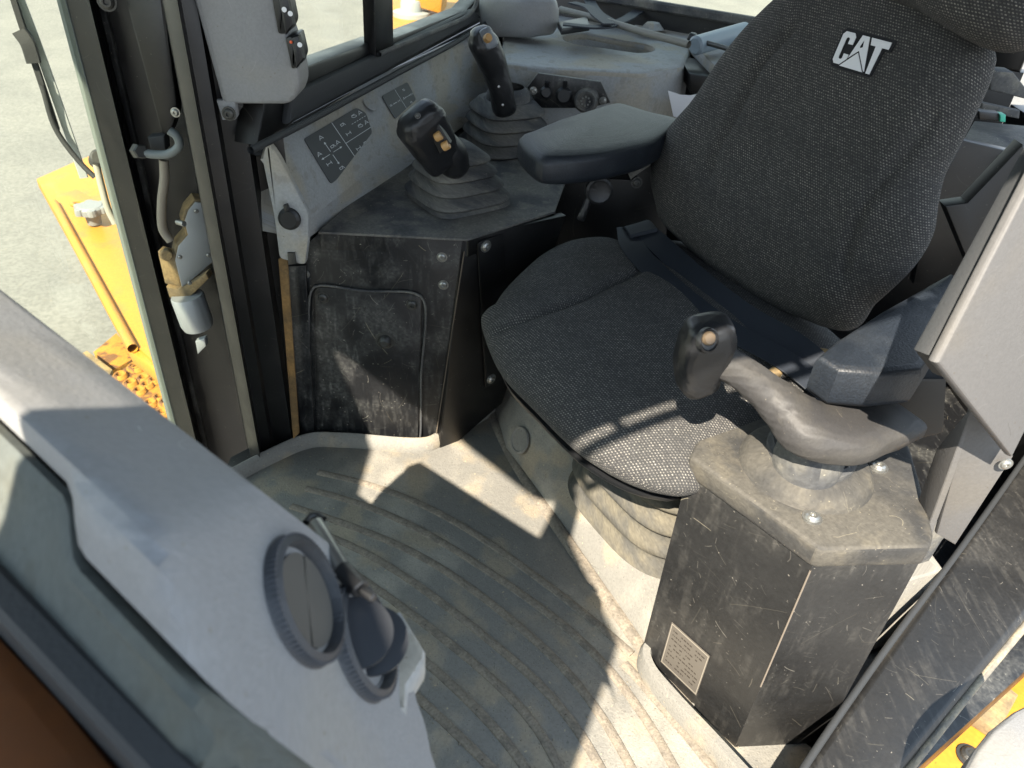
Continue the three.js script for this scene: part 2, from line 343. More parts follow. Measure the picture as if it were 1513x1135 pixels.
struct('left_wall', plate([[1.28, -0.1, -2.16], [1.28, -0.1, -1.08], [1.28, 0.72, -1.08], [1.28, 0.72, -2.16]], 0.05, { face: [-1, 0, 0] }), M.black);
struct('rear_pillar', plate([[-0.14, 0.8, -2.96], [-0.02, 0.8, -2.9], [-0.02, 1.62, -2.9], [-0.14, 1.62, -2.96]], 0.09, { face: [0, 0, 1], bevel: 0.01 }), M.black);
struct('rear_pillar', plate([[1.16, 0.8, -2.22], [1.27, 0.8, -2.16], [1.27, 1.62, -2.16], [1.16, 1.62, -2.22]], 0.09, { face: [0, 0, 1], bevel: 0.01 }), M.black);
{
  const t = thing('cab_door', 'open black framed cab door beside the dashboard', 'door', [-0.385, -0.3, 0.24]);
  obj('panel', plate([[0, 0, 0], [0.095, 0, 0.28], [0.095, 2.0, 0.28], [0, 2.0, 0]], 0.025, { face: [0.9, 0, -0.3], bevel: 0.01 }), M.black, t);
}

struct('front_wall', plate([[-0.77, -0.1, -0.66], [-0.072, -0.1, -0.136], [-0.072, 0.70, -0.136], [-0.12, 0.86, -0.172], [-0.77, 0.86, -0.66]], 0.02, { face: [0.6, 0, -0.8] }), M.black);
struct('door_pillar', capped([-0.372, -0.3, 0.145], [-0.372, 1.7, 0.145], 0.034, 0.005), M.black);
// front right pillar with its channel: a plan outline carried straight up
{
  const P = [[-0.9204,0.5038,-1.62], [-0.8656,0.5162,-1.6], [-0.8917,0.4892,-1.66], [-0.7507,0.4996,-1.66], [-0.6022,0.6445,-1.34], [-0.5716,0.6552,-1.32], [-0.5824,0.6376,-1.36], [-0.5617,0.635,-1.37], [-0.5599,0.6288,-1.385], [-0.5205,0.6254,-1.4], [-0.5225,0.6106,-1.435], [-0.4716,0.606,-1.455], [-0.5251,0.533,-1.62], [-0.8071,0.4368,-1.8], [-0.9931,0.4398,-1.76]];
  const g = plate(P.map((q) => [q[0], 1.62, q[2]]), 2.1, { face: [0, 1, 0], bevel: 0.004 });
  const p = struct('front_pillar', g, M.black);
  const edge = sweep([[P[0][0] - 0.012, -0.46, P[0][2] - 0.01], [P[0][0] - 0.012, 1.6, P[0][2] - 0.01]], [[0.013, 0], [0.009, 0.009], [0, 0.013], [-0.009, 0.009], [-0.013, 0], [-0.009, -0.009], [0, -0.013], [0.009, -0.009]], { straight: true, n: 2, up: [0, 0, 1] });
  obj('glass_seal', edge, std({ color: '#5b625f', roughness: 0.6 }), p);
  obj('paint_strip', plate([[-0.4915,0.5088,-1.392],[-0.4713,0.5285,-1.392],[-0.4975,0.0509,-1.392],[-0.5146,0.0282,-1.392]], 0.004, { face: [0, 0, 1] }), M.tanPaint, p);
  obj('wire_cover', plate([[-0.7899,0.9722,-1.585],[-0.7098,0.9773,-1.585],[-0.7282,0.7321,-1.585],[-0.7514,0.6871,-1.585],[-0.7729,0.6799,-1.585]], 0.03, { face: [0, 0, 1], bevel: 0.006, radius: 0.01 }), M.black, p);
  bolt(p, [-0.7281,0.7337,-1.575], [0, 0, 1], M.zinc, 0.9);
  bolt(p, [-0.815,0.9361,-1.57], [0.2, 0, 1], M.darkBolt, 1.6);
  obj('channel_rib', sweep([[-0.8692,0.4909,-1.66], [-0.8692,0.4909,-1.66]].map((q, i) => [q[0], i ? -0.4 : 1.5, q[2]]), rect(0.006, 0.012), { straight: true, n: 2, up: [0, 0, 1] }), M.steel, p);
}
// windshield and rear pane
{
  const t = thing('windshield', 'clear front windshield beside the black pillar with the wiper motor', 'windshield', [-0.94, 0, -1.6]);
  const g = plate([[0.01, -0.35, -0.02], [-0.16, -0.35, 1.5], [-0.16, 1.6, 1.5], [0.01, 1.6, -0.02]], 0.005, { face: [-1, 0, 0], bevel: 0 });
  obj('pane', g, M.glass, t);
}
{
  const t = thing('rear_window', 'long rear cab window above the dusty rear shelf', 'window', [0.56, 0.8, -2.6]);
  const q = (x, f, y) => [x - 0.56, y - 0.8, -f + 2.6];
  obj('pane', plate([q(-0.02, 2.91, 0.82), q(1.18, 2.235, 0.82), q(1.18, 2.235, 1.6), q(-0.02, 2.91, 1.6)], 0.005, { face: [0, 0, 1], bevel: 0 }), M.glass, t);
  obj('seal', sweep([q(-0.04, 2.90, 0.815), q(1.2, 2.2, 0.815)], rect(0.014, 0.014, 0.4), { straight: true, n: 2 }), M.rubberDusty, t);
}
// right door window
{
  const t = thing('side_window', 'black framed sliding side window above the grey sloping trim', 'window');
  const pts = (a) => a;
  obj('lower_frame', plate([[-0.4896,0.7551,-1.3585],[-0.4518,0.7609,-1.4947],[-0.154,0.7626,-2.566],[-0.131,0.8413,-2.6488],[-0.1535,0.8559,-2.5677],[-0.2023,0.8167,-2.3922],[-0.3288,0.8301,-1.9372],[-0.3537,0.8412,-1.8477],[-0.4435,0.8522,-1.5246],[-0.4745,0.854,-1.4129]], 0.05, { face: [1, 0, 0], bevel: 0.005 }), M.black, t);
  obj('divider', plate([[-0.3486,1.0068,-1.7988],[-0.3241,0.9975,-1.8868],[-0.3262,0.813,-1.8793],[-0.3508,0.8112,-1.7909]], 0.03, { face: [1, 0, 0], bevel: 0.003 }), M.black, t);
  obj('track', plate([[-0.4498,0.7719,-1.4346],[-0.4445,0.8213,-1.4539],[-0.328,0.8202,-1.8729],[-0.1832,0.8176,-2.3939],[-0.1639,0.7848,-2.4631],[-0.329,0.7765,-1.8694]], 0.02, { face: [1, 0, 0], bevel: 0.006 }), M.rubber, t);
  obj('seal', tube([[-0.473,0.7758,-1.2767],[-0.4318,0.7725,-1.4246],[-0.3213,0.7707,-1.8223],[-0.192,0.7705,-2.2873],[-0.1438,0.7865,-2.4607],[-0.134,0.882,-2.4959]], 0.007, 8), M.rubber, t);
  obj('corner_seal', tube([[-0.3426,0.8249,-1.7828],[-0.2356,0.8151,-2.1678],[-0.1924,0.8157,-2.3232],[-0.1753,0.8372,-2.3848],[-0.1737,0.8947,-2.3907]], 0.006, 8), M.rubberDusty, t);
  obj('slide_strip', plate([[-0.3571,1.0036,-1.8205],[-0.352,1.0017,-1.8388],[-0.3545,0.8506,-1.8297],[-0.36,0.8487,-1.81]], 0.012, { face: [1, 0, 0] }), std({ color: '#8b8f8f', roughness: 0.5 }), t);
  obj('pane', plate([[-0.4863,0.8065,-1.4526],[-0.4702,1.0659,-1.5107],[-0.1565,0.9688,-2.6391],[-0.1497,0.7605,-2.6636]], 0.005, { face: [1, 0, 0], bevel: 0 }), M.glass, t);
}

// ---------------------------------------------------------------- outside: yellow body panels, step, wiper
{
  const t = thing('tool_box', 'yellow machine body box with hinged lid and dark knob, outside the windshield', 'tool box');
  obj('lid', plate([[-2.5057,-0.35,-3.7038],[-2.4454,-0.35,-3.9415],[-2.379,-0.35,-4.1474],[-1.4142,-0.35,-3.3298],[-1.0073,-0.35,-1.9592],[-1.2145,-0.35,-2.1155],[-1.3724,-0.35,-2.2393],[-1.9739,-0.35,-3.0219]], 0.06, { face: [0, 1, 0], bevel: 0.012 }), M.yellow, t);
  obj('door', plate([[-2.2833,-0.338,-3.4652],[-2.2343,-0.338,-3.5778],[-1.587,-0.338,-3.128],[-1.0127,-0.338,-1.9796],[-1.2092,-0.338,-2.1316],[-1.3604,-0.338,-2.2624]], 0.02, { face: [0, 1, 0], bevel: 0.004 }), M.yellow, t);
  obj('hinge', tube([[-2.2361,-0.33,-3.3796],[-1.3535,-0.33,-2.229]], 0.018, 10), M.yellow, t);
  const kp = [-1.9534,-0.33,-3.1951];
  const k = [];
  k.push(turned([[0, 0.09], [0.05, 0.09], [0.06, 0.08], [0.06, 0.055], [0.035, 0.05], [0.03, 0], [0, 0]], kp, [0, 1, 0], 16));
  for (let i = 0; i < 6; i++) { const a = i * 1.047; k.push(turned([[0, 0.088], [0.018, 0.086], [0.02, 0.078], [0.02, 0.058], [0, 0.056]], [kp[0] + 0.055 * Math.cos(a), kp[1], kp[2] + 0.055 * Math.sin(a)], [0, 1, 0], 10)); }
  obj('knob', k, std({ color: '#77797a', roughness: 0.6 }), t);
  const c = [-2.0927,-0.315,-3.3529];
  obj('lock_ring', new THREE.TorusGeometry(0.035, 0.009, 8, 20).rotateX(1.35).translate(...c), M.yellow, t);
}
{
  const t = thing('step_plate', 'rusty yellow step plate with round grip holes below the tool box', 'step');
  const Q = [[-1.7271,-0.75,-2.5546],[-1.6551,-0.75,-2.7579],[-1.3515,-0.75,-2.5078],[-1.2212,-0.75,-2.2377],[-1.3777,-0.75,-2.2784]];
  obj('tread', plate(Q, 0.03, { face: [0, 1, 0], bevel: 0.004 }), M.rust, t);
  const cs = [[-1.6707,-0.748,-2.608],[-1.6405,-0.748,-2.6777],[-1.5352,-0.748,-2.5552],[-1.4497,-0.748,-2.4797],[-1.5493,-0.748,-2.5151],[-1.6066,-0.748,-2.5613],[-1.4705,-0.748,-2.4358],[-1.3981,-0.748,-2.3812],[-1.625,-0.748,-2.6693],[-1.5189,-0.748,-2.5914],[-1.5689,-0.748,-2.6003],[-1.413,-0.748,-2.4515]];
  for (const c of cs) obj('grip_boss', turned([[0.010, 0], [0.016, 0.014], [0.024, 0.015], [0.034, 0.001], [0.034, -0.004]], c, [0, 1, 0], 14), M.rust, t);
  obj('kick_plate', plate([[-1.9621,-0.8,-2.8156],[-1.9486,-0.8,-2.8507],[-1.7707,-0.8,-2.7209],[-1.7649,-0.8,-2.6697]], 0.04, { face: [0, 1, 0] }), M.castTan, t);
  obj('side_step', plate([[-1.9609,-0.85,-2.9132],[-1.9312,-0.85,-3.0833],[-1.7558,-0.85,-2.8935],[-1.8121,-0.85,-2.7767]], 0.04, { face: [0, 1, 0] }), M.rust, t);
}
{
  const t = thing('wiper', 'grey wiper arm and blade on the outside of the windshield', 'wiper');
  obj('arm', sweep([[-1.082,0.9469,-1.72],[-1.0656,0.7915,-1.72],[-1.0463,0.5171,-1.72]], rect(0.009, 0.006), { up: [0.5, 0, 1] }), M.alu, t);
  obj('blade', [sweep([[-1.0778,0.9499,-1.7],[-1.0759,0.8619,-1.7],[-1.0698,0.7329,-1.7],[-1.066,0.6343,-1.7]], rect(0.006, 0.010), { up: [0.5, 0, 1] }), sweep([[-1.0788,0.8441,-1.69],[-1.0687,0.8223,-1.69],[-1.0669,0.7818,-1.69]], rect(0.014, 0.010), { up: [0.5, 0, 1] })], M.rubber, t);
  obj('link', tube([[-1.0635,0.736,-1.69],[-1.0619,0.6408,-1.69],[-1.0278,0.5654,-1.69],[-1.0023,0.5318,-1.69]], 0.006, 8), M.rubber, t);
  obj('pivot', capped([-1.0047,0.5595,-1.72], [-0.9683,0.5895,-1.67], 0.018, 0.004), M.darkBolt, t);
  obj('hose', tube([[-0.9846,0.569,-1.68],[-0.986,0.5155,-1.68],[-0.985,0.4569,-1.68],[-0.9773,0.423,-1.68]], 0.008, 8), std({ color: '#8f8d83', roughness: 0.6 }), t);
}
{
  const t = thing('rear_tank', 'yellow tank top with grey filler cap seen through the side window', 'tank');
  obj('deck', plate([[-0.7712,0.3,-4.2472],[-0.2593,0.3,-5.7659],[-0.2375,0.3,-7.5899],[-1.3214,0.3,-7.0478]], 0.5, { face: [0, 1, 0], bevel: 0.02 }), M.yellow, t);
  obj('post', plate([[-0.7188,0.6018,-4.9],[-0.5348,0.6132,-4.9],[-0.5648,0.3238,-4.9],[-0.7233,0.3571,-4.9]], 0.3, { face: [0, 0, 1], bevel: 0.02 }), M.yellow, t);
  const c = [-0.7443,0.3,-4.9271];
  obj('filler_cap', turned([[0, 0.09], [0.06, 0.09], [0.065, 0.07], [0.065, 0.03], [0.11, 0.025], [0.11, 0]], c, [0, 1, 0], 12), M.alu, t);
}

// ---------------------------------------------------------------- wiper motor and its wiring
{
  const t = thing('wiper_motor', 'dusty wiper motor with grey cover plate on the black pillar', 'motor', [-0.7892,0.3522,-1.6]);
  const o = [-0.7892,0.3522,-1.6], sub = (a) => a.map((q) => [q[0] - o[0], q[1] - o[1], q[2] - o[2]]);
  const turnP = (a) => sub(a).map(([x, y, z]) => { const k = 0.6; return [x, y, z - x * k]; });
  const cover = turnP([[-0.732,0.5303,-1.56],[-0.7123,0.5239,-1.56],[-0.7052,0.4193,-1.56],[-0.7214,0.3802,-1.56],[-0.7882,0.327,-1.56],[-0.7896,0.3991,-1.56],[-0.7783,0.4323,-1.56],[-0.7568,0.4557,-1.56],[-0.758,0.4884,-1.56],[-0.7472,0.5133,-1.56]]);
  obj('cover_plate', plate(cover, 0.004, { face: [0.5, 0, 1] }), M.alu, t);
  const body1 = turnP([[-0.7325,0.535,-1.56],[-0.7087,0.5273,-1.56],[-0.7021,0.4196,-1.56],[-0.7189,0.3769,-1.56],[-0.7889,0.3233,-1.56],[-0.7931,0.3971,-1.56],[-0.7811,0.4338,-1.56],[-0.7615,0.4553,-1.56],[-0.7626,0.488,-1.56],[-0.7514,0.5146,-1.56]]).map(([x, y, z]) => [x - 0.0015, y, z - 0.004]);
  const gb = obj('gear_case', plate(body1, 0.045, { face: [0.5, 0, 1], bevel: 0.004 }), M.castTan, t);
  const [b0, b1, b2, b3] = sub([[-0.8327,0.4063,-1.57],[-0.7966,0.3918,-1.57],[-0.7956,0.3172,-1.57],[-0.8329,0.3306,-1.57]]);
  obj('mount_box', plate([b0, b1, b2, b3], 0.04, { face: [-0.2, 0, 1], bevel: 0.004 }), M.castTan, t);
  obj('mount_lug', [capped(sub([[-0.805,0.4124,-1.555]])[0], sub([[-0.8123,0.4088,-1.575]])[0], 0.013, 0.002), plate(sub([[-0.8285,0.4159,-1.565],[-0.8227,0.4214,-1.565],[-0.7902,0.4137,-1.565],[-0.7909,0.3948,-1.565],[-0.7948,0.391,-1.565],[-0.8275,0.3988,-1.565]]), 0.02, { face: [0, 0, 1] })], M.castTan, t);
  obj('bracket', plate(sub([[-0.8237,0.3305,-1.555],[-0.7977,0.3254,-1.555],[-0.7478,0.3544,-1.555],[-0.7223,0.374,-1.555],[-0.7185,0.3602,-1.555],[-0.761,0.3174,-1.555],[-0.7873,0.2971,-1.555],[-0.8217,0.3017,-1.555]]), 0.03, { face: [0, 0, 1], bevel: 0.003 }), M.castTan, t);
  const can0 = sub([[-0.7804,0.3095,-1.56]])[0], can1 = sub([[-0.7665,0.201,-1.56]])[0];
  obj('motor_can', turned([[0, 0], [0.036, 0], [0.038, 0.004], [0.038, 0.075], [0.034, 0.088], [0.02, 0.094], [0, 0.095]], can0, [can1[0] - can0[0], can1[1] - can0[1], can1[2] - can0[2]], 30), M.alu, t);
  for (const q of sub([[-0.7125,0.5306,-1.548],[-0.7045,0.4254,-1.548],[-0.7709,0.4152,-1.548],[-0.7617,0.35,-1.548]])) bolt(t, q, [0.5, 0, 1], M.zinc, 0.5);
  obj('shaft_pin', capped(sub([[-0.7607,0.5007,-1.55]])[0], sub([[-0.7368,0.5067,-1.53]])[0], 0.006, 0.001), M.zinc, t);
}
tag(obj('wire_conduit', tube([[-0.7758,0.6291,-1.58],[-0.7827,0.5897,-1.58],[-0.8013,0.5294,-1.58],[-0.8122,0.4637,-1.58],[-0.8006,0.4379,-1.58]], 0.010, 10), std({ color: '#8a8274', roughness: 0.6 })), 'thin metal conduit running down to the wiper motor', 'conduit');
tag(obj('connector_clip', plate([[-0.7908,0.1708,-1.57],[-0.7651,0.1829,-1.57],[-0.7661,0.1588,-1.57],[-0.7912,0.1324,-1.57]], 0.02, { face: [0, 0, 1], bevel: 0.003 }), M.alu), 'small grey cable clip just under the wiper motor', 'clip');
{
  const t = thing('wire_clamp', 'grey curved hose looped in a clamp on the black pillar', 'hose');
  obj('hose', tube([[-0.8091,0.6548,-1.55],[-0.7831,0.6509,-1.55],[-0.7468,0.6549,-1.55],[-0.7216,0.6753,-1.55],[-0.7247,0.6947,-1.55],[-0.7368,0.7036,-1.55]], 0.009, 10), std({ color: '#6e7474', roughness: 0.5 }), t);
  obj('nut', capped([-0.8198,0.652,-1.56], [-0.7996,0.659,-1.54], 0.016, 0.003, 6), M.darkBolt, t);
  obj('sleeve', plate([[-0.8018,0.6753,-1.58],[-0.7647,0.6821,-1.58],[-0.7685,0.6502,-1.58],[-0.8007,0.6479,-1.58]], 0.03, { face: [0, 0, 1], bevel: 0.004 }), M.rubber, t);
}

// ---------------------------------------------------------------- grey switch housing
{
  const t = thing('switch_housing', 'light grey switch housing with black rocker switches above the trim', 'switch panel');
  obj('cover', plate([[-0.5662,1.0581,-1.35],[-0.4311,1.0664,-1.35],[-0.4183,0.98,-1.35],[-0.3982,0.8995,-1.35],[-0.3983,0.8664,-1.35],[-0.4088,0.8453,-1.35],[-0.4242,0.8339,-1.35],[-0.5387,0.8261,-1.35]], 0.07, { face: [0, 0, 1], bevel: 0.010, radius: 0.012, seg: 4 }), M.grey, t);
  const tab = obj('tab', plate([[-0.5489,0.8329,-1.352],[-0.5155,0.8352,-1.352],[-0.5162,0.8072,-1.352],[-0.5222,0.7997,-1.352],[-0.544,0.7982,-1.352]], 0.015, { face: [0, 0, 1], bevel: 0.003 }), M.grey, t);
  bolt(tab, [-0.5272,0.8132,-1.345], [0, 0, 1], M.darkBolt, 1.1);
  for (const a of [[[-0.4285,1.0045,-1.343],[-0.4037,1.0119,-1.343],[-0.3989,0.9684,-1.343],[-0.4086,0.9513,-1.343],[-0.4246,0.9482,-1.343]], [[-0.4138,0.9448,-1.343],[-0.3929,0.9523,-1.343],[-0.3877,0.917,-1.343],[-0.3964,0.8992,-1.343],[-0.4084,0.894,-1.343]]]) {
    const c = obj('switch', plate(a, 0.05, { face: [0, 0, 1], bevel: 0.006, radius: 0.006 }), M.plastic, t);
    const q = a.map((p, i) => [p[0] + (i === 1 || i === 2 ? 0.006 : 0), p[1], p[2] + 0.012]);
    obj('rocker', plate([q[1], q[2], q[3], [(q[0][0] + q[1][0]) / 2, (q[0][1] + q[1][1]) / 2, q[0][2]]], 0.02, { face: [0, 0, 1], bevel: 0.005 }), M.plastic, c);
  }
  for (const p of [[-0.4033,0.9914,-1.325],[-0.3942,0.9861,-1.325],[-0.3839,0.9401,-1.325]]) obj('switch_symbol', turned([[0, 0.001], [0.004, 0.001], [0.004, 0]], p, [0, 0, 1], 12), M.white, t);
  obj('indicator', turned([[0, 0.002], [0.0025, 0.001], [0.0025, 0]], [-0.3994,0.9422,-1.33], [0, 0, 1], 8), std({ color: '#d0562a', roughness: 0.4 }), t);
}
{
  const t = thing('corrugated_conduit', 'black corrugated conduit hanging below the switch housing', 'conduit', [-0.5096,0.7616,-1.43]);
  const a = V([-0.5115,0.8111,-1.43]), b = V([-0.5069,0.7152,-1.43]), d = b.clone().sub(a), prof = [[0, 0]];
  for (let i = 0; i <= 26; i++) prof.push([0.019 + (i % 2 ? 0.0028 : 0), d.length() * i / 26]);
  prof.push([0, d.length()]);
  const c = [-0.5096,0.7616,-1.43];
  obj('sleeve', turned(prof, a.toArray().map((q, i) => q - c[i]), d.toArray(), 20), M.rubber, t);
}

// ---------------------------------------------------------------- sloping grey side trim with its decals
{
  const t = thing('side_trim', 'long grey sloping plastic trim with symbol decals under the side window', 'trim panel');
  const TL = [-0.5098,0.74,-1.4897], TR = [-0.1775,0.74,-2.4233], LL = [-0.4262,0.6,-1.4096], LR = [-0.1649,0.6596,-2.2695], BL = [-0.4334,0.545,-1.4325], BR = [-0.0447,0.59,-2.4862];
  const back = (q, k, y) => [q[0] - 0.06 * k, y ?? q[1], q[2] + 0.016 * k];
  const mid = (a, b, u) => a.map((q, i) => q + (b[i] - q) * u);
  const ring = (u) => {
    const T = mid(TL, TR, u), l = mid(LL, LR, u), b = mid(BL, BR, u);
    const n1 = mid(T, l, 0.05), n2 = mid(l, T, 0.05), n3 = mid(l, b, 0.18);
    return [back(T, 1.2, T[1] - 0.01), back(T, 0.3, T[1] + 0.004), n1, n2, n3, b, back(b, 0.35, b[1] - 0.002), back(b, 2.2, b[1] + 0.03)];
  };
  obj('slope', loft([0, 0.25, 0.5, 0.75, 1].map(ring), 0.5), M.greyDusty, t);
  const flap = obj('end_flap', plate([[-0.4913,0.7254,-1.375],[-0.4769,0.7591,-1.375],[-0.4581,0.7303,-1.375],[-0.4139,0.6217,-1.375],[-0.419,0.5702,-1.375],[-0.432,0.5084,-1.375],[-0.4839,0.5195,-1.375],[-0.4832,0.6109,-1.375]], 0.02, { face: [0, 0, 1], bevel: 0.006, radius: 0.01 }), M.greyDusty, t);
  obj('end_cheek', plate([[-0.4892,0.7252,-1.376], [-0.4984,0.7444,-1.462], [-0.423,0.6073,-1.4]], 0.006, { face: [0.2, 0.6, 1] }), M.greyDusty, flap);
  const sk = obj('socket_cap', [turned([[0, 0.010], [0.016, 0.010], [0.021, 0.006], [0.022, 0]], [-0.4509,0.6105,-1.372], [0, 0.1, 1], 26), plate([[-0.4576,0.6405,-1.362],[-0.4495,0.6439,-1.362],[-0.4459,0.6305,-1.362],[-0.4567,0.6269,-1.362]], 0.008, { face: [0, 0, 1] })], M.plastic, flap);
  obj('clip', plate([[-0.4641,0.5369,-1.37],[-0.4492,0.5381,-1.37],[-0.4491,0.5141,-1.37],[-0.4646,0.5099,-1.37]], 0.008, { face: [0, 0, 1] }), M.darkBolt, flap);
  // decals: white line symbols printed on black
  const sheet = (w, h, draw) => { const c = document.createElement('canvas'); c.width = w; c.height = h; const x = c.getContext('2d'); x.fillStyle = '#2c2e31'; x.fillRect(0, 0, w, h); x.strokeStyle = '#c9ccce'; x.fillStyle = '#c9ccce'; x.lineWidth = 5; draw(x, w, h); const q = new THREE.CanvasTexture(c); q.colorSpace = THREE.SRGBColorSpace; q.magFilter = THREE.LinearFilter; return std({ map: q, roughness: 0.55 }); };
  const arrow = (x, a, b, c, d) => { x.beginPath(); x.moveTo(a, b); x.lineTo(c, d); x.stroke(); const k = Math.atan2(d - b, c - a); x.beginPath(); x.moveTo(c + 10 * Math.cos(k), d + 10 * Math.sin(k)); x.lineTo(c + 12 * Math.cos(k + 2.3), d + 12 * Math.sin(k + 2.3)); x.lineTo(c + 12 * Math.cos(k - 2.3), d + 12 * Math.sin(k - 2.3)); x.fill(); };
  const glyph = (x, a, b, k) => { x.save(); x.translate(a, b); x.scale(0.95, 0.95); x.beginPath(); if (k === 0) { x.moveTo(-18, 16); x.lineTo(0, -18); x.lineTo(16, 14); x.moveTo(-10, 6); x.lineTo(12, 6); } else if (k === 1) { x.rect(-16, -10, 22, 18); x.moveTo(8, -14); x.lineTo(20, 14); } else if (k === 2) { x.moveTo(-20, 0); x.lineTo(20, 0); x.moveTo(-18, -14); x.lineTo(-18, 14); x.moveTo(18, -14); x.lineTo(18, 14); } else { x.ellipse(0, 0, 20, 10, 0.3, 0, 6.3); x.moveTo(-16, -16); x.lineTo(14, -16); } x.stroke(); x.restore(); };
  const d1 = sheet(512, 400, (x, w, h) => {
    x.lineWidth = 4; x.beginPath(); x.moveTo(250, 0); x.lineTo(250, h); x.moveTo(250, 200); x.lineTo(w, 200); x.stroke(); x.setLineDash([14, 9]); x.beginPath(); x.moveTo(370, 96); x.lineTo(w, 96); x.stroke(); x.setLineDash([]);
    arrow(x, 125, 190, 125, 110); arrow(x, 125, 220, 125, 300); arrow(x, 110, 205, 50, 205); arrow(x, 140, 205, 205, 205); glyph(x, 125, 60, 0); glyph(x, 125, 345, 1); glyph(x, 50, 160, 0); glyph(x, 205, 160, 0); glyph(x, 70, 262, 2); glyph(x, 160, 165, 1);
    glyph(x, 310, 60, 1); glyph(x, 420, 50, 3); glyph(x, 475, 50, 0); glyph(x, 310, 145, 2); glyph(x, 420, 145, 3); glyph(x, 475, 145, 0); glyph(x, 310, 290, 2); glyph(x, 380, 290, 3); glyph(x, 450, 290, 0); x.font = '20px sans-serif';
  });
  const d2 = sheet(512, 330, (x, w, h) => { x.lineWidth = 4; x.beginPath(); x.moveTo(256, 0); x.lineTo(256, h); x.stroke(); glyph(x, 60, 160, 1); arrow(x, 95, 160, 130, 160); arrow(x, 180, 160, 150, 160); glyph(x, 215, 160, 2); glyph(x, 385, 70, 3); arrow(x, 385, 165, 430, 165); arrow(x, 385, 165, 340, 165); glyph(x, 310, 165, 0); glyph(x, 465, 165, 2); glyph(x, 385, 255, 1); });
  const q1 = [[-0.4041,0.6254,-1.5199],[-0.4594,0.707,-1.5481],[-0.3925,0.7149,-1.7519],[-0.3748,0.6996,-1.7669],[-0.3573,0.6652,-1.7386],[-0.3974,0.6266,-1.5409]], q2 = [[-0.3217,0.6668,-1.8415],[-0.3545,0.7141,-1.8557],[-0.3123,0.7172,-1.9799],[-0.2887,0.6805,-1.9638]];
  obj('decal', plate([q1[1], q1[2], q1[3], q1[4], q1[5], q1[0]], 0.0012, { face: [0.5, 1, 0.3], radius: 0.008, bevel: 0, fit: true }), d1, t, true);
  obj('decal', plate([q2[1], q2[2], q2[3], q2[0]], 0.0012, { face: [0.5, 1, 0.3], radius: 0.008, bevel: 0, fit: true }), d2, t, true);
  bolt(t, [-0.4844,0.734,-1.5396], [0.5, 0.8, 0.2], M.darkBolt, 1.3);
  obj('screw_cover', turned([[0, 0.003], [0.018, 0.002], [0.02, 0]], [-0.3729,0.71,-1.7999], [0.6, 0.75, 0.1], 20), M.greyDusty, t);
}

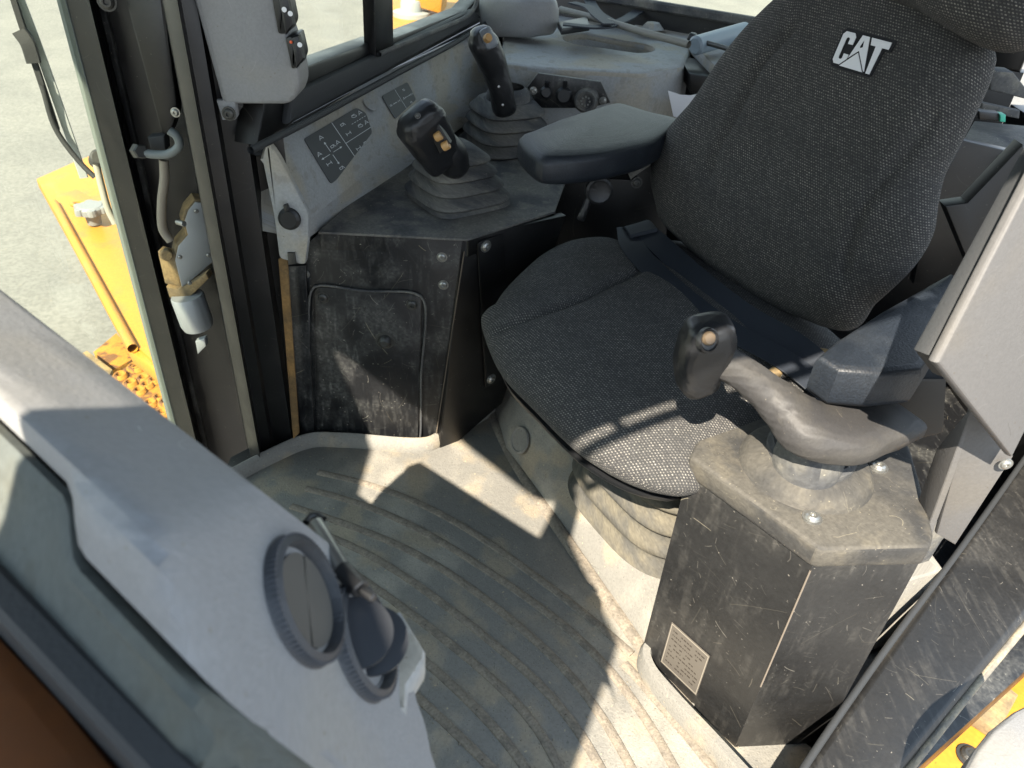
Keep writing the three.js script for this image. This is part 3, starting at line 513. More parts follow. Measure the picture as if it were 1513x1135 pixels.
// ---------------------------------------------------------------- right console under the joysticks
{
  const t = thing('right_console', 'scratched black steel console with bolted access panel under the joysticks', 'console');
  const F = 1.43;
  obj('top_plate', plate([[-0.4145,0.56,-1.4291],[-0.1126,0.56,-1.4428],[0.0686,0.56,-1.6144],[0.0994,0.56,-1.8245],[0.0907,0.56,-2.2288],[-0.1766,0.56,-2.3998],[-0.2661,0.56,-2.1198]], 0.006, { face: [0, 1, 0], bevel: 0.002 }), M.dustyBlack, t);
  obj('front_skirt', plate([[-0.4161,0.553,-1.444], [-0.1123,0.553,-1.4577], [[-0.1123,0.553,-1.4577][0] + 0.002, 0.512, [-0.1123,0.553,-1.4577][2]], [[-0.4161,0.553,-1.444][0], 0.512, [-0.4161,0.553,-1.444][2]]], 0.02, { face: [0, 0, 1], bevel: 0.003 }), M.steel, t);
  obj('side_skirt', plate([[-0.1107,0.553,-1.4547], [0.0723,0.553,-1.6276], [[0.0723,0.553,-1.6276][0], 0.52, [0.0723,0.553,-1.6276][2]], [[-0.1107,0.553,-1.4547][0], 0.512, [-0.1107,0.553,-1.4547][2]]], 0.02, { face: [1, 0, 1], bevel: 0.003 }), M.black, t);
  const front = [[-0.507,0.4591,-1.45],[-0.421,0.5453,-1.45],[-0.1215,0.5574,-1.45],[-0.1834,-0.0304,-1.45],[-0.5255,-0.0351,-1.45]];
  obj('front_panel', plate(front, 0.02, { face: [0, 0, 1], bevel: 0.003 }), M.steel, t);
  obj('left_fold', plate([[-0.4973,0.4682,-1.44],[-0.4508,0.475,-1.44],[-0.4773,-0.0199,-1.44],[-0.5148,-0.0233,-1.44]], 0.012, { face: [0, 0, 1], bevel: 0.005 }), M.steel, t);
  obj('side_panel', plate([[-0.1231,0.5564,-1.452], [0.0785,0.5527,-1.6332], [-0.0213,0.0711,-1.5372], [-0.1837,-0.0322,-1.452]], 0.02, { face: [1, 0, 1], bevel: 0.002 }), M.black, t);
  obj('corner_edge', tube([[-0.1179,0.5286,-1.447], [-0.1796,0.008,-1.447]], 0.0018, 6), std({ color: '#564d42', roughness: 0.7 }), t);
  const acc = obj('access_panel', plate([[-0.4414,0.4212,-1.445],[-0.2062,0.42,-1.445],[-0.2233,-0.0164,-1.445],[-0.4741,-0.0084,-1.445]], 0.006, { face: [0, 0, 1], radius: 0.022, bevel: 0.002 }), M.steel, t);
  obj('gasket', tube([[-0.4823,0.0091,-1.444],[-0.4483,0.4079,-1.444],[-0.4366,0.4238,-1.444],[-0.3287,0.4208,-1.444],[-0.2206,0.4227,-1.444],[-0.2032,0.4074,-1.444],[-0.2119,0.1972,-1.444],[-0.2195,0.0003,-1.444],[-0.2317,-0.0207,-1.444],[-0.4644,-0.0155,-1.444],[-0.4823,0.0091,-1.444]], 0.0028, 6), M.rubberDusty, acc);
  for (const q of [[-0.4232,0.396,-1.445],[-0.2286,0.3946,-1.445],[-0.4515,0.0002,-1.445],[-0.2534,-0.0037,-1.445]]) bolt(acc, q, [0, 0, 1], M.darkBolt, 1.25);
  const mb = obj('centre_plug', turned([[0, 0.016], [0.008, 0.016], [0.012, 0.012], [0.015, 0.008], [0.016, 0.002], [0.022, 0.001], [0.022, 0]], [-0.2916,0.2966,-1.445], [0, 0, 1], 20), M.darkBolt, acc);
  for (const q of [[-0.1646,0.511,-1.45],[-0.1615,0.4456,-1.45],[-0.459,0.4483,-1.45]]) bolt(t, q, [0, 0, 1], M.zinc, 1.0);
  const sp2 = obj('side_access_panel', plate([[-0.0915,0.5439,-1.4641],[0.0515,0.5482,-1.6017],[0.0527,0.3809,-1.6028],[0.054,0.1476,-1.604],[-0.062,0.1471,-1.4925]], 0.005, { face: [1, 0, 1], bevel: 0.0015, radius: 0.01 }), M.black, t);
  for (const q of [[-0.075,0.5289,-1.4786],[0.0084,0.5338,-1.5588],[-0.0504,0.1693,-1.5022]]) bolt(sp2, q, [0.7, 0, 0.72], M.zinc, 1.2);
  obj('inner_wall', plate([[0.0606,0.5666,-1.8],[0.3295,0.6226,-1.8],[0.386,0.2997,-1.8],[0.0592,0.2739,-1.8]], 0.02, { face: [0, 0, 1], bevel: 0.003 }), M.black, t);
}
function bellows(c, w0, w1, h, n, turn, lean = [0, 0]) {            // squared rubber boot of n folds, at the origin of its thing
  const rings = [], N = n * 8, seg = 40;
  for (let i = 0; i <= N; i++) {
    const u = i / N, f = (u * n) % 1, k = mix(w0, w1, u) - 0.006 + (i === N ? 0 : 0.019 * (f < 0.17 ? 0.6 + f * 2.35 : 1.2 * (1 - f))), r = [];
    for (let j = 0; j < seg; j++) { const a = j / seg * 6.2832, x = k * sp(Math.cos(a), 0.55), z = k * sp(Math.sin(a), 0.55); r.push([x * Math.cos(turn) + z * Math.sin(turn) + lean[0] * u, h * u, -x * Math.sin(turn) + z * Math.cos(turn) + lean[1] * u]); }
    rings.push(r);
  }
  return loft(rings.reverse(), 0.75);
}
{
  const b = [-0.1522,0.562,-1.6473], rel = (a) => a.map((q, i) => q - b[i]);
  const t = thing('joystick', 'chunky black joystick with two tan thumb rollers, beside the symbol decals', 'joystick', b);
  obj('base_plate', loft([[0.098, 0], [0.096, 0.006], [0.088, 0.012]].map(([k, y]) => Array.from({ length: 40 }, (_, j) => { const a = j / 40 * 6.2832, x = k * sp(Math.cos(a), 0.4), z = k * sp(Math.sin(a), 0.4); return [x * 0.8 + z * 0.6, y, -x * 0.6 + z * 0.8]; })).reverse(), 0.7), M.rubberDusty, t);
  obj('boot', bellows(b, 0.094, 0.05, 0.115, 4, 0.64, [-0.012, 0.02]).translate(0, 0.012, 0), M.rubberDusty, t);
  const top = rel([-0.2148,0.791,-1.475]), low = rel([-0.1735,0.6825,-1.535]), neck = rel([-0.1518,0.6627,-1.57]);
  obj('neck', body([[neck, 0.03, 0.03], [rel([-0.1562,0.6937,-1.555]), 0.03, 0.03], [rel([-0.1728,0.7201,-1.54]), 0.028, 0.028]], [0.6, 0.5, 0.6], 24, 4), M.plastic, t);
  const g = obj('grip', body([[top, 0.042, 0.026, 3.4], [rel([-0.2099,0.7754,-1.485]), 0.050, 0.031, 3.8], [rel([-0.1937,0.7341,-1.51]), 0.046, 0.030, 4.4], [low, 0.037, 0.022, 4.4]], [0.35, 0.35, 0.85], 32, 4), M.plastic, t);
  const win = rel([-0.1764,0.7526,-1.478]);
  obj('roller_window', plate([[-0.1955,0.7669,-1.474],[-0.1772,0.7836,-1.474],[-0.1509,0.7438,-1.474],[-0.1719,0.721,-1.474]].map(rel), 0.02, { face: [0.4, 0.4, 0.8], bevel: 0.003 }), std({ color: '#101112', roughness: 0.5 }), g);
  for (const p of [[-0.1757,0.7559,-1.472],[-0.1612,0.7385,-1.472]]) { const q = rel(p); obj('roller', turned([[0, 0], [0.008, 0], [0.009, 0.002], [0.009, 0.012], [0.008, 0.014], [0, 0.014]], [q[0] - 0.005, q[1] - 0.003, q[2]], [0.8, 0.55, 0], 18), M.amber, g); }
  bolt(g, rel([-0.2102,0.8019,-1.444]), [0.2, 0.3, 0.9], M.darkBolt, 0.5);
}
{
  const b = [-0.0631,0.562,-2.0223], rel = (a) => a.map((q, i) => q - b[i]);
  const t = thing('joystick', 'tall black pistol-grip joystick with a tan top button, beside the rear armrest', 'joystick', b);
  obj('boot', bellows(b, 0.098, 0.07, 0.12, 4, 0.5, [0, 0]), M.rubberDusty, t);
  obj('collar', turned([[0.04, 0.035], [0.05, 0.028], [0.056, 0.016], [0.058, 0]], [0.002, 0.115, 0], [0, 1, 0], 30), M.rubberDusty, t);
  const g = obj('grip', body([[rel([-0.067,0.6795,-1.945]), 0.030, 0.032], [rel([-0.0772,0.7271,-1.935]), 0.029, 0.033], [rel([-0.0902,0.7653,-1.93]), 0.031, 0.034], [rel([-0.1057,0.8035,-1.92]), 0.034, 0.036, 2.6], [rel([-0.1222,0.8374,-1.91]), 0.035, 0.036, 2.8], [rel([-0.1273,0.8586,-1.905]), 0.026, 0.024, 2.6]], [0.3, 0, 1], 30, 4), M.plastic, t);
  const q = rel([-0.1093,0.855,-1.872]);
  obj('top_button', turned([[0, 0.007], [0.008, 0.006], [0.010, 0.002], [0.010, -0.006]], q, [0.4, 0.5, 0.8], 20), M.amber, g);
  obj('front_plate', body([[rel([-0.1187,0.8679,-1.89]), 0.014, 0.008], [rel([-0.1001,0.8354,-1.885]), 0.018, 0.01]], [0.4, 0.4, 0.8], 20, 3), std({ color: '#70757a', roughness: 0.5 }), g);
  for (const p of [[-0.0809,0.743,-1.898],[-0.0691,0.7011,-1.898]]) obj('rivet', turned([[0, 0.002], [0.003, 0.001], [0.003, 0]], rel(p), [0.2, 0.2, 1], 10), M.zinc, g);
}

// ---------------------------------------------------------------- rear console: cup holder, connectors, duct, shelf
{
  const t = thing('rear_console', 'dusty grey rear console with twin cup holder and cracked rounded edge', 'console');
  const F = 2.2, topY = 0.735;
  const out = [[-0.0897,0.735,-2.164],[0.0193,0.735,-2.137],[0.2899,0.735,-2.1546],[0.413,0.735,-2.2602],[0.4718,0.735,-2.5042],[0.4425,0.735,-2.6242],[0.2424,0.735,-2.8509],[0.0819,0.735,-2.9113],[-0.1034,0.735,-2.6259]];
  const c1 = [0.1725,0.735,-2.5209], c2 = [0.2794,0.735,-2.4638], hole = [];
  for (let i = 0; i < 40; i++) {                      // twin round wells run together
    const a = i / 40 * 6.2832, r1 = 0.088, r2 = 0.072, dx = c2[0] - c1[0];
    const x = Math.cos(a), z = Math.sin(a);
    hole.push(x < 0 ? [c1[0] + r1 * x, 0.735, c1[2] + r1 * z] : [c2[0] + r2 * x, 0.735, c2[2] + (c1[2] - c2[2]) * 0.0 + r2 * z]);
  }
  obj('top', plate(out, 0.03, { face: [0, 1, 0], bevel: 0.012, radius: 0.03, seg: 4, holes: [hole] }), M.greyDusty, t);
  const well = [];
  for (const [y, k] of [[0.733, 1.02], [0.70, 0.99], [0.63, 0.95], [0.62, 0.9]]) { const cx = (c1[0] + c2[0]) / 2, cz = (c1[2] + c2[2]) / 2; well.push(hole.map((q) => [cx + (q[0] - cx) * k, y, cz + (q[2] - cz) * k])); }
  const wl = obj('cup_well', loft([...well.map((r) => r.map(([x, y, z]) => [x, y, z])), well[3].map(([x, y, z]) => [(x + c1[0]) / 2, y, (z + c1[2]) / 2])].slice(0, 4), 0.9, false), M.greyDusty, t);
  wl.material = M.greyDusty.clone(); wl.material.side = THREE.DoubleSide;
  obj('well_floor', plate(well[3], 0.004, { face: [0, 1, 0], bevel: 0 }), M.greyDusty, wl);
  const fr = out.slice(0, 5).map((q) => q);
  const rings = [0.722, 0.70, 0.60, 0.555].map((y, i) => { const k = [1, 1.012, 1.02, 1.02][i]; const cx = 0.16, cz = -2.5; return fr.map(([x, , z]) => [cx + (x - cx) * k, y, cz + (z - cz) * k]).concat([[0.45, y, -2.7], [-0.1, y, -2.7]]); });
  obj('front', loft(rings, 0.9, false), M.greyDusty, t);
  obj('side_block', plate([[0.4236,0.7277,-2.22],[0.5317,0.7172,-2.22],[0.4977,0.6751,-2.22],[0.4375,0.6747,-2.22]], 0.2, { face: [0, 0, 1], bevel: 0.004 }), M.black, t);
}
{
  const t = thing('socket_board', 'black six-sided board with capped sockets on the rear console', 'socket panel', [0.0904,0.6914,-2.06]);
  const o = [0.0904,0.6914,-2.06], rel = (a) => a.map((p) => p.map((q, i) => q - o[i]));
  obj('face_plate', plate(rel([[-0.0143,0.703,-2.06],[0.011,0.7398,-2.06],[0.1737,0.7291,-2.06],[0.2048,0.6785,-2.06],[0.1538,0.6612,-2.06],[0.0177,0.6519,-2.06]]), 0.012, { face: [0, 0, 1], bevel: 0.003 }), M.steel, t);
  for (const [q, r] of [[[0.0356,0.6945,-2.06], 0.016], [[0.0818,0.6891,-2.06], 0.022]]) { const c = rel([q])[0]; obj('socket_cap', [turned([[0, 0.014], [r * 0.7, 0.014], [r, 0.008], [r, 0]], c, [0, 0.15, 1], 22), plate([[c[0] - 0.005, c[1] + r * 0.7, c[2] + 0.006], [c[0] + 0.006, c[1] + r * 0.7, c[2] + 0.006], [c[0] + 0.006, c[1] + r * 1.7, c[2] + 0.012], [c[0] - 0.005, c[1] + r * 1.7, c[2] + 0.012]], 0.005, { face: [0, 0, 1] })], M.plastic, t); }
  const c = rel([[0.1407,0.6828,-2.06]])[0];
  const d = obj('round_connector', turned([[0, 0.024], [0.018, 0.024], [0.019, 0.028], [0.025, 0.028], [0.027, 0.02], [0.029, 0.018], [0.030, 0.004], [0.034, 0]], c, [-0.1, 0.1, 1], 28), M.dustyBlack, t);
  for (let i = 0; i < 8; i++) obj('pin', capped([c[0] - 0.003 + 0.011 * Math.cos(i * 0.785), c[1] + 0.002 + 0.011 * Math.sin(i * 0.785), c[2] + 0.02], [c[0] - 0.003 + 0.011 * Math.cos(i * 0.785), c[1] + 0.002 + 0.011 * Math.sin(i * 0.785), c[2] + 0.027], 0.0025, 0.0005, 8), M.zinc, d);
  for (const q of rel([[0.0021,0.6983,-2.05],[0.1839,0.6851,-2.05]])) bolt(t, q, [0, 0, 1], M.zinc, 0.9);
}
{
  const t = thing('rear_shelf', 'dusty metal rear shelf below the rear window with low mounting bumps', 'shelf');
  obj('top', plate([[-0.1326,0.75,-2.7507],[0.0756,0.75,-2.8966],[0.2381,0.75,-2.8136],[0.4647,0.75,-2.5037],[0.4942,0.75,-2.2056],[0.657,0.75,-1.9863],[0.9098,0.75,-1.9894],[1.0772,0.75,-2.6174],[0.6969,0.75,-2.731],[0.2024,0.75,-3.0187],[-0.103,0.75,-3.4253]], 0.03, { face: [0, 1, 0], bevel: 0.004 }), M.greyDusty, t);
  for (const q of [[0.3599,0.76,-2.6108],[0.4222,0.76,-2.7567],[0.2436,0.76,-2.9251]]) obj('bump', turned([[0, 0.018], [0.02, 0.017], [0.032, 0.004], [0.036, 0]], q, [0, 1, 0], 18), M.greyDusty, t);
}
tag(obj('corner_duct', body([[[-0.1203,0.7919,-2.5], 0.075, 0.06, 5], [[-0.0387,0.8025,-2.45], 0.07, 0.055, 5], [[0.0342,0.8072,-2.45], 0.05, 0.05, 4]], [0, 1, 0], 28, 3), M.grey), 'light grey corner duct at the rear end of the side trim', 'duct');
{
  const t = thing('strap_bundle', 'tangled black straps with buckle lying on the rear shelf', 'strap');
  const r = rect(0.018, 0.0025);
  obj('strap', sweep([[0.1609,0.8,-2.842],[0.18,0.8,-2.5827],[0.2169,0.8,-2.4156],[0.1654,0.8,-2.3615],[0.0734,0.8,-2.3674]], r), M.belt, t);
  obj('strap', sweep([[0.2217,0.79,-2.4693],[0.2693,0.79,-2.5647],[0.3245,0.79,-2.7126],[0.3776,0.79,-2.8009]], r), M.belt, t);
  obj('strap', sweep([[0.1036,0.81,-2.6513],[0.1505,0.81,-2.6015],[0.177,0.81,-2.4646],[0.2023,0.81,-2.3586]], r), M.belt, t);
  obj('buckle', plate([[0.0582,0.8,-2.3997],[0.1481,0.8,-2.5091],[0.1514,0.8,-2.3936],[0.0689,0.8,-2.3117]], 0.018, { face: [0, 1, 0], bevel: 0.004 }), M.plastic, t);
}
tag(obj('support_rod', tube([[0.0678,0.8,-2.5851],[0.1324,0.8,-2.524],[0.2182,0.8,-2.4349],[0.3148,0.8,-2.3214],[0.4095,0.8,-2.2186]], 0.010, 10), std({ color: '#7c7a72', roughness: 0.6 })), 'long thin grey rod lying along the cup holder console', 'rod');
{
  const t = thing('gas_strut', 'short grey tube with hooked rod behind the backrest', 'strut');
  obj('cylinder', capped([0.441,0.78,-2.3048], [0.6102,0.8,-2.4524], 0.026, 0.006), std({ color: '#7d8a93', roughness: 0.4 }), t);
  obj('rod', tube([[0.4394,0.79,-2.3578],[0.4671,0.79,-2.3156],[0.5213,0.79,-2.2509],[0.5345,0.79,-2.2237]], 0.007, 8), M.darkBolt, t);
  obj('end', capped([0.4313,0.79,-2.3553], [0.4487,0.79,-2.3436], 0.016, 0.004), M.plastic, t);
}
tag(obj('paper_sheet', plate([[0.3259,0.7525,-1.93],[0.3567,0.7451,-1.93],[0.3813,0.7451,-1.93],[0.4201,0.7557,-1.93],[0.449,0.7354,-1.93],[0.4105,0.6805,-1.93],[0.3497,0.6928,-1.93]], 0.0015, { face: [0, 0, 1], bevel: 0 }), M.paper), 'torn white paper sheet tucked behind the armrest', 'paper');
tag(obj('paper_sheet', plate([[0.4508,0.7999,-2],[0.4704,0.8013,-2],[0.4809,0.7539,-2],[0.4489,0.7615,-2]], 0.0015, { face: [0, 0, 1], bevel: 0 }), M.paper), 'small white paper corner sticking out behind the backrest', 'paper');

// ---------------------------------------------------------------- armrest and seat levers on the far side
{
  const t = thing('armrest', 'padded dark vinyl armrest with tapering nose next to the tall joystick', 'armrest');
  const topP = [[-0.022,0.745,-1.5465],[0.0031,0.745,-1.5862],[0.061,0.745,-1.6764],[0.1253,0.745,-1.7551],[0.1861,0.745,-1.8271],[0.2136,0.745,-1.8391],[0.2755,0.745,-1.7851],[0.3359,0.745,-1.7438],[0.2874,0.745,-1.6305],[0.2367,0.745,-1.5516],[0.1503,0.745,-1.4783],[0.0836,0.745,-1.4422],[0.0282,0.745,-1.4311],[-0.0012,0.745,-1.4781]];
  const c = topP.reduce((a, q) => [a[0] + q[0] / topP.length, 0, a[2] + q[2] / topP.length], [0, 0, 0]);
  const prof = [[0.0, 0.006], [0.5, 0.005], [0.8, 0.003], [0.93, -0.001], [0.985, -0.008], [1.0, -0.016], [1.0, -0.042], [0.97, -0.054], [0.9, -0.06], [0.0, -0.06]];
  const cv = new THREE.CatmullRomCurve3(topP.map(V), true, 'catmullrom', 0.35), out = cv.getPoints(72).slice(0, 72);
  obj('pad', loft(prof.map(([k, h]) => out.map((p) => [c[0] + (p.x - c[0]) * Math.max(k, 0.02), 0.745 + h, c[2] + (p.z - c[2]) * Math.max(k, 0.02)])), 1.1), M.vinyl, t);
  obj('support', plate([[0.064,0.6447,-1.62],[0.2445,0.6935,-1.62],[0.2383,0.6391,-1.62],[0.0765,0.6365,-1.62]], 0.05, { face: [0, 0, 1], bevel: 0.004 }), M.black, t);
  const kn = obj('adjust_knob', turned([[0, 0.016], [0.02, 0.016], [0.024, 0.018], [0.029, 0.016], [0.030, 0.004], [0.028, 0]], [0.1569,0.6226,-1.6], [0.1, 0.15, 1], 36), M.plastic, t);
  obj('lever', body([[[0.1425,0.6164,-1.59], 0.007, 0.006], [[0.1336,0.59,-1.585], 0.008, 0.006], [[0.1249,0.5601,-1.58], 0.009, 0.006]], [0, 0, 1], 16, 3), M.plastic, t);
  obj('hinge_bracket', plate([[0.2118,0.6688,-1.6],[0.2556,0.7013,-1.6],[0.2613,0.6842,-1.6],[0.2234,0.6488,-1.6]], 0.02, { face: [0, 0, 1], bevel: 0.003 }), M.dustyBlack, t);
  bolt(t, [0.2373,0.6437,-1.6], [0.2, 0.1, 1], M.darkBolt, 1.1);
}

// ---------------------------------------------------------------- operator seat
const SEAT = [0.3195, 0, -1.6136], TURN = -1.0018, TL = 0.2269;
function polar(outline) {
  const c = outline.reduce((a, q) => [a[0] + q[0] / outline.length, a[1] + q[1] / outline.length], [0, 0]);
  const cv = new THREE.CatmullRomCurve3(outline.map(([x, y]) => new THREE.Vector3(x, y, 0)), true, 'catmullrom', 0.5), pts = cv.getPoints(900);
  const N = 360, R = new Float32Array(N).fill(-1);
  for (const p of pts) { const a = Math.atan2(p.y - c[1], p.x - c[0]), i = ((Math.round(a / 6.283185 * N) % N) + N) % N; R[i] = Math.max(R[i], Math.hypot(p.x - c[0], p.y - c[1])); }
  for (let i = 0; i < N; i++) if (R[i] < 0) { let a = i, b = i; while (R[(a + N) % N] < 0) a--; while (R[b % N] < 0) b++; R[i] = mix(R[(a + N) % N], R[b % N], (i - a) / (b - a)); }
  const at = (th) => { const x = ((th / 6.283185 * N) % N + N) % N, i = Math.floor(x); return mix(R[i], R[(i + 1) % N], x - i); };
  return { c, at, r: (x, y) => Math.hypot(x - c[0], y - c[1]) / at(Math.atan2(y - c[1], x - c[0])) };
}
function pillow(po, top, bottom, map, rings = 56, seg = 200) {         // uv follows the cloth: distance over the surface from the middle
  const P = [], UV = [], idx = [];
  for (const side of [1, -1]) {
    const base = P.length / 3, arc = new Float32Array(seg + 1), last = [];
    for (let i = 0; i <= rings; i++) {
      const r = Math.sin(i / rings * Math.PI / 2);
      for (let j = 0; j <= seg; j++) {
        const th = j / seg * 6.283185, q = po.at(th) * r, x = po.c[0] + q * Math.cos(th), y = po.c[1] + q * Math.sin(th), v = V(map(x, y, side > 0 ? top(x, y, r) : bottom(x, y, r)));
        if (i) arc[j] += v.distanceTo(last[j]); last[j] = v;
        P.push(v.x, v.y, v.z); UV.push(po.c[0] + arc[j] * Math.cos(th), po.c[1] + arc[j] * Math.sin(th));
      }
    }
    for (let i = 0; i < rings; i++) for (let j = 0; j < seg; j++) { const a = base + i * (seg + 1) + j, b = a + seg + 1; side > 0 ? idx.push(a, b, a + 1, b, b + 1, a + 1) : idx.push(a, a + 1, b, b, a + 1, b + 1); }
  }
  const g = new THREE.BufferGeometry();
  g.setAttribute('position', new THREE.Float32BufferAttribute(P, 3)); g.setAttribute('uv', new THREE.Float32BufferAttribute(UV, 2)); g.setIndex(idx); g.computeVertexNormals();
  return g;
}
const segDist = (pl, x, y) => { let m = 9; for (let i = 0; i < pl.length - 1; i++) { const [ax, ay] = pl[i], [bx, by] = pl[i + 1], dx = bx - ax, dy = by - ay, u = Math.max(0, Math.min(1, ((x - ax) * dx + (y - ay) * dy) / (dx * dx + dy * dy))); m = Math.min(m, Math.hypot(x - ax - u * dx, y - ay - u * dy)); } return m; };
const curvePl = (a, n = 30) => new THREE.CatmullRomCurve3(a.map(([x, y]) => new THREE.Vector3(x, y, 0))).getPoints(n).map((p) => [p.x, p.y]);
const dome = (r, n, m) => Math.pow(Math.max(0, 1 - Math.pow(r, n)), 1 / m);
const groove = (d, w, k) => -k * Math.exp(-(d / w) * (d / w));
const seat = thing('operator_seat', 'charcoal fleck cloth operator seat with white lettered badge on the backrest', 'seat', SEAT, TURN);
{
  // cushion
  const oc = [...[[0.0464,0.4922],[0.1345,0.5238],[0.2173,0.5415]], ...[[0.3184,0.5403],[0.4108,0.5377],[0.4803,0.5291],[0.5504,0.504]], ...[[0.597,0.4695]], [0.62, 0.42], [0.61, 0.25], [0.58, 0.05], [0.5, -0.06], [0.25, -0.1], [0.02, -0.08], ...[[-0.0401,0.055],[-0.0916,0.0939],[-0.1116,0.1312],[-0.1203,0.187],[-0.1009,0.2628],[-0.0576,0.341],[-0.0063,0.4167],[0.0501,0.4793]]];
  const po = polar(oc);
  const cr = curvePl([[0.0906,0.1053],[0.1396,0.2004],[0.154,0.2764],[0.1692,0.3572],[0.1678,0.4203],[0.1399,0.5045],[0.1104,0.5451]]);
  const wob = (x, y) => 0.004 * (vnoise(x * 9 + 5, y * 9 + 5, 64, 3) - 0.5);
  const top = (x, y, r) => 0.075 * dome(r, 2.6, 2) + 0.014 * step(0.15, -0.1, x) * dome(r, 4, 1) + 0.012 * step(0.35, 0.6, x) * dome(r, 4, 1) + groove(segDist(cr, x, y), 0.010, 0.012) * step(1, 0.9, r) + wob(x, y) * dome(r, 2, 1);
  const bot = (x, y, r) => -0.075 * dome(r, 3.5, 2);
  obj('cushion', pillow(po, top, bot, (x, y, h) => [x, 0.452 + h + 0.02 * step(0.5, 0.0, y) , y]), M.cloth, seat, true);
  const pan = polar(oc.map(([x, y]) => [po.c[0] + (x - po.c[0]) * 0.9, po.c[1] + (y - po.c[1]) * 0.9]));
  obj('seat_pan', pillow(pan, (x, y, r) => 0.0, (x, y, r) => -0.03 * dome(r, 10, 2), (x, y, h) => [x, 0.395 + h, y], 20, 120), M.plastic, seat, true);
  // suspension bellows under the cushion
  const rings = [], N = 30;
  for (let i = 0; i <= N; i++) {
    const u = i / N, k = 1 + 0.06 * Math.cos(u * 5 * 6.2832) + 0.1 * (1 - u), r = [];
    for (let j = 0; j < 64; j++) { const a = j / 64 * 6.2832; r.push([0.385 + 0.165 * k * sp(Math.cos(a), 0.6), 0.125 + 0.27 * u, 0.2 + 0.175 * k * sp(Math.sin(a), 0.6)]); }
    rings.push(r);
  }
  obj('bellows', loft(rings.reverse(), 1.2), M.bellows, seat);
  // backrest
  const ob = [...[[0.0152,-0.0065],[-0.0428,0.0308],[-0.0817,0.0718],[-0.0968,0.118],[-0.0907,0.1641],[-0.0378,0.2566],[-0.001,0.3577],[0.0494,0.446]], [0.13, 0.53], [0.25, 0.565], [0.37, 0.56], ...[[0.4907,0.4899],[0.5136,0.4584],[0.5209,0.4007],[0.5229,0.3441],[0.5247,0.2938],[0.5377,0.2504],[0.554,0.2053],[0.5509,0.1465],[0.522,0.0664],[0.4878,-0.0032]], [0.25, -0.035]];
  const pb = polar(ob), TS = Math.sin(TL), TC = Math.cos(TL);
  const cl = curvePl([[0.1254,0.1457],[0.1218,0.195],[0.1312,0.2571],[0.1384,0.3097],[0.1452,0.3698],[0.1754,0.4252]]), cr2 = curvePl([[0.4765,0.1081],[0.4677,0.1659],[0.466,0.2244],[0.4745,0.2786],[0.4851,0.3256],[0.4908,0.3722]]);
  const side = (x) => Math.abs(x - 0.225);
  const btop = (x, y, r) => 0.075 * dome(r, 3, 2) + 0.016 * step(0.13, 0.25, side(x)) * dome(r, 5, 1) - 0.012 * step(0.12, 0.0, side(x)) * step(0.05, 0.25, y) * dome(r, 4, 1) + (groove(segDist(cl, x, y), 0.010, 0.010) + groove(segDist(cr2, x, y), 0.010, 0.010)) * dome(r, 8, 1) + 0.006 * (vnoise(x * 7 + 9, y * 7 + 9, 64, 5) - 0.5) * dome(r, 3, 1);
  const bmap = (x, y, h) => [x, 0.55 + y * TC + h * TS, -y * TS + h * TC];
  const back = obj('backrest', pillow(pb, btop, (x, y, r) => -0.06 * dome(r, 4, 2), bmap), M.cloth, seat, true);
  // sewn badge with white block letters
  const drape = (g, z) => { const p = g.attributes.position; for (let i = 0; i < p.count; i++) { const x = p.getX(i), y = p.getY(i); p.setXYZ(i, ...bmap(x, y, btop(x, y, pb.r(x, y)) + z + p.getZ(i))); } g.computeVertexNormals(); return g; };
  const [b0, b1, b2] = [[0.2944,0.4034],[0.3856,0.4043],[0.2894,0.4546]];
  const ux = [b1[0] - b0[0], b1[1] - b0[1]], uy = [(b2[0] - b0[0]) / 0.62, (b2[1] - b0[1]) / 0.62];
  const toS = (a) => a.map(([x, y]) => new THREE.Vector2(b0[0] + ux[0] * x + uy[0] * y, b0[1] + ux[1] * x + uy[1] * y));
  const flatG = (a, th, hole) => { const s = new THREE.Shape(toS(a)); if (hole) s.holes.push(new THREE.Path(toS(hole))); return new THREE.ExtrudeGeometry(s, { depth: th, bevelEnabled: false }); };
  const patch = obj('badge', drape(flatG([[-0.05, 0.02], [-0.05, 0.58], [0.02, 0.66], [0.28, 0.66], [0.36, 0.65], [1.04, 0.65], [1.06, 0.62], [1.05, 0.44], [0.92, 0.42], [0.88, -0.04], [0.84, -0.07], [0.16, -0.07], [0.02, -0.06]], 0.0025), 0.0005), std({ color: '#15161a', roughness: 0.85 }), back, true);
  const letterC = [[0.05, 0], [0, 0.06], [0, 0.54], [0.05, 0.6], [0.25, 0.6], [0.30, 0.54], [0.30, 0.39], [0.195, 0.39], [0.195, 0.48], [0.175, 0.5], [0.13, 0.5], [0.11, 0.48], [0.11, 0.12], [0.13, 0.1], [0.175, 0.1], [0.195, 0.12], [0.195, 0.21], [0.30, 0.21], [0.30, 0.13], [0.18, 0.0]];
  for (const [a, hole] of [[letterC], [[[0.42, 0.6], [0.565, 0.6], [0.725, 0.0], [0.71, 0.0], [0.475, 0.325], [0.315, 0.155]], [[0.455, 0.40], [0.49, 0.53], [0.52, 0.40], [0.475, 0.37]]], [[[0.61, 0.6], [1.0, 0.6], [1.0, 0.47], [0.87, 0.47], [0.845, -0.02], [0.765, -0.02], [0.745, 0.47], [0.645, 0.47]]], [[[0.20, -0.02], [0.695, -0.02], [0.475, 0.285]]]])
    obj('badge_letter', drape(flatG(a, 0.0012, hole), 0.0032), M.white, patch, true);
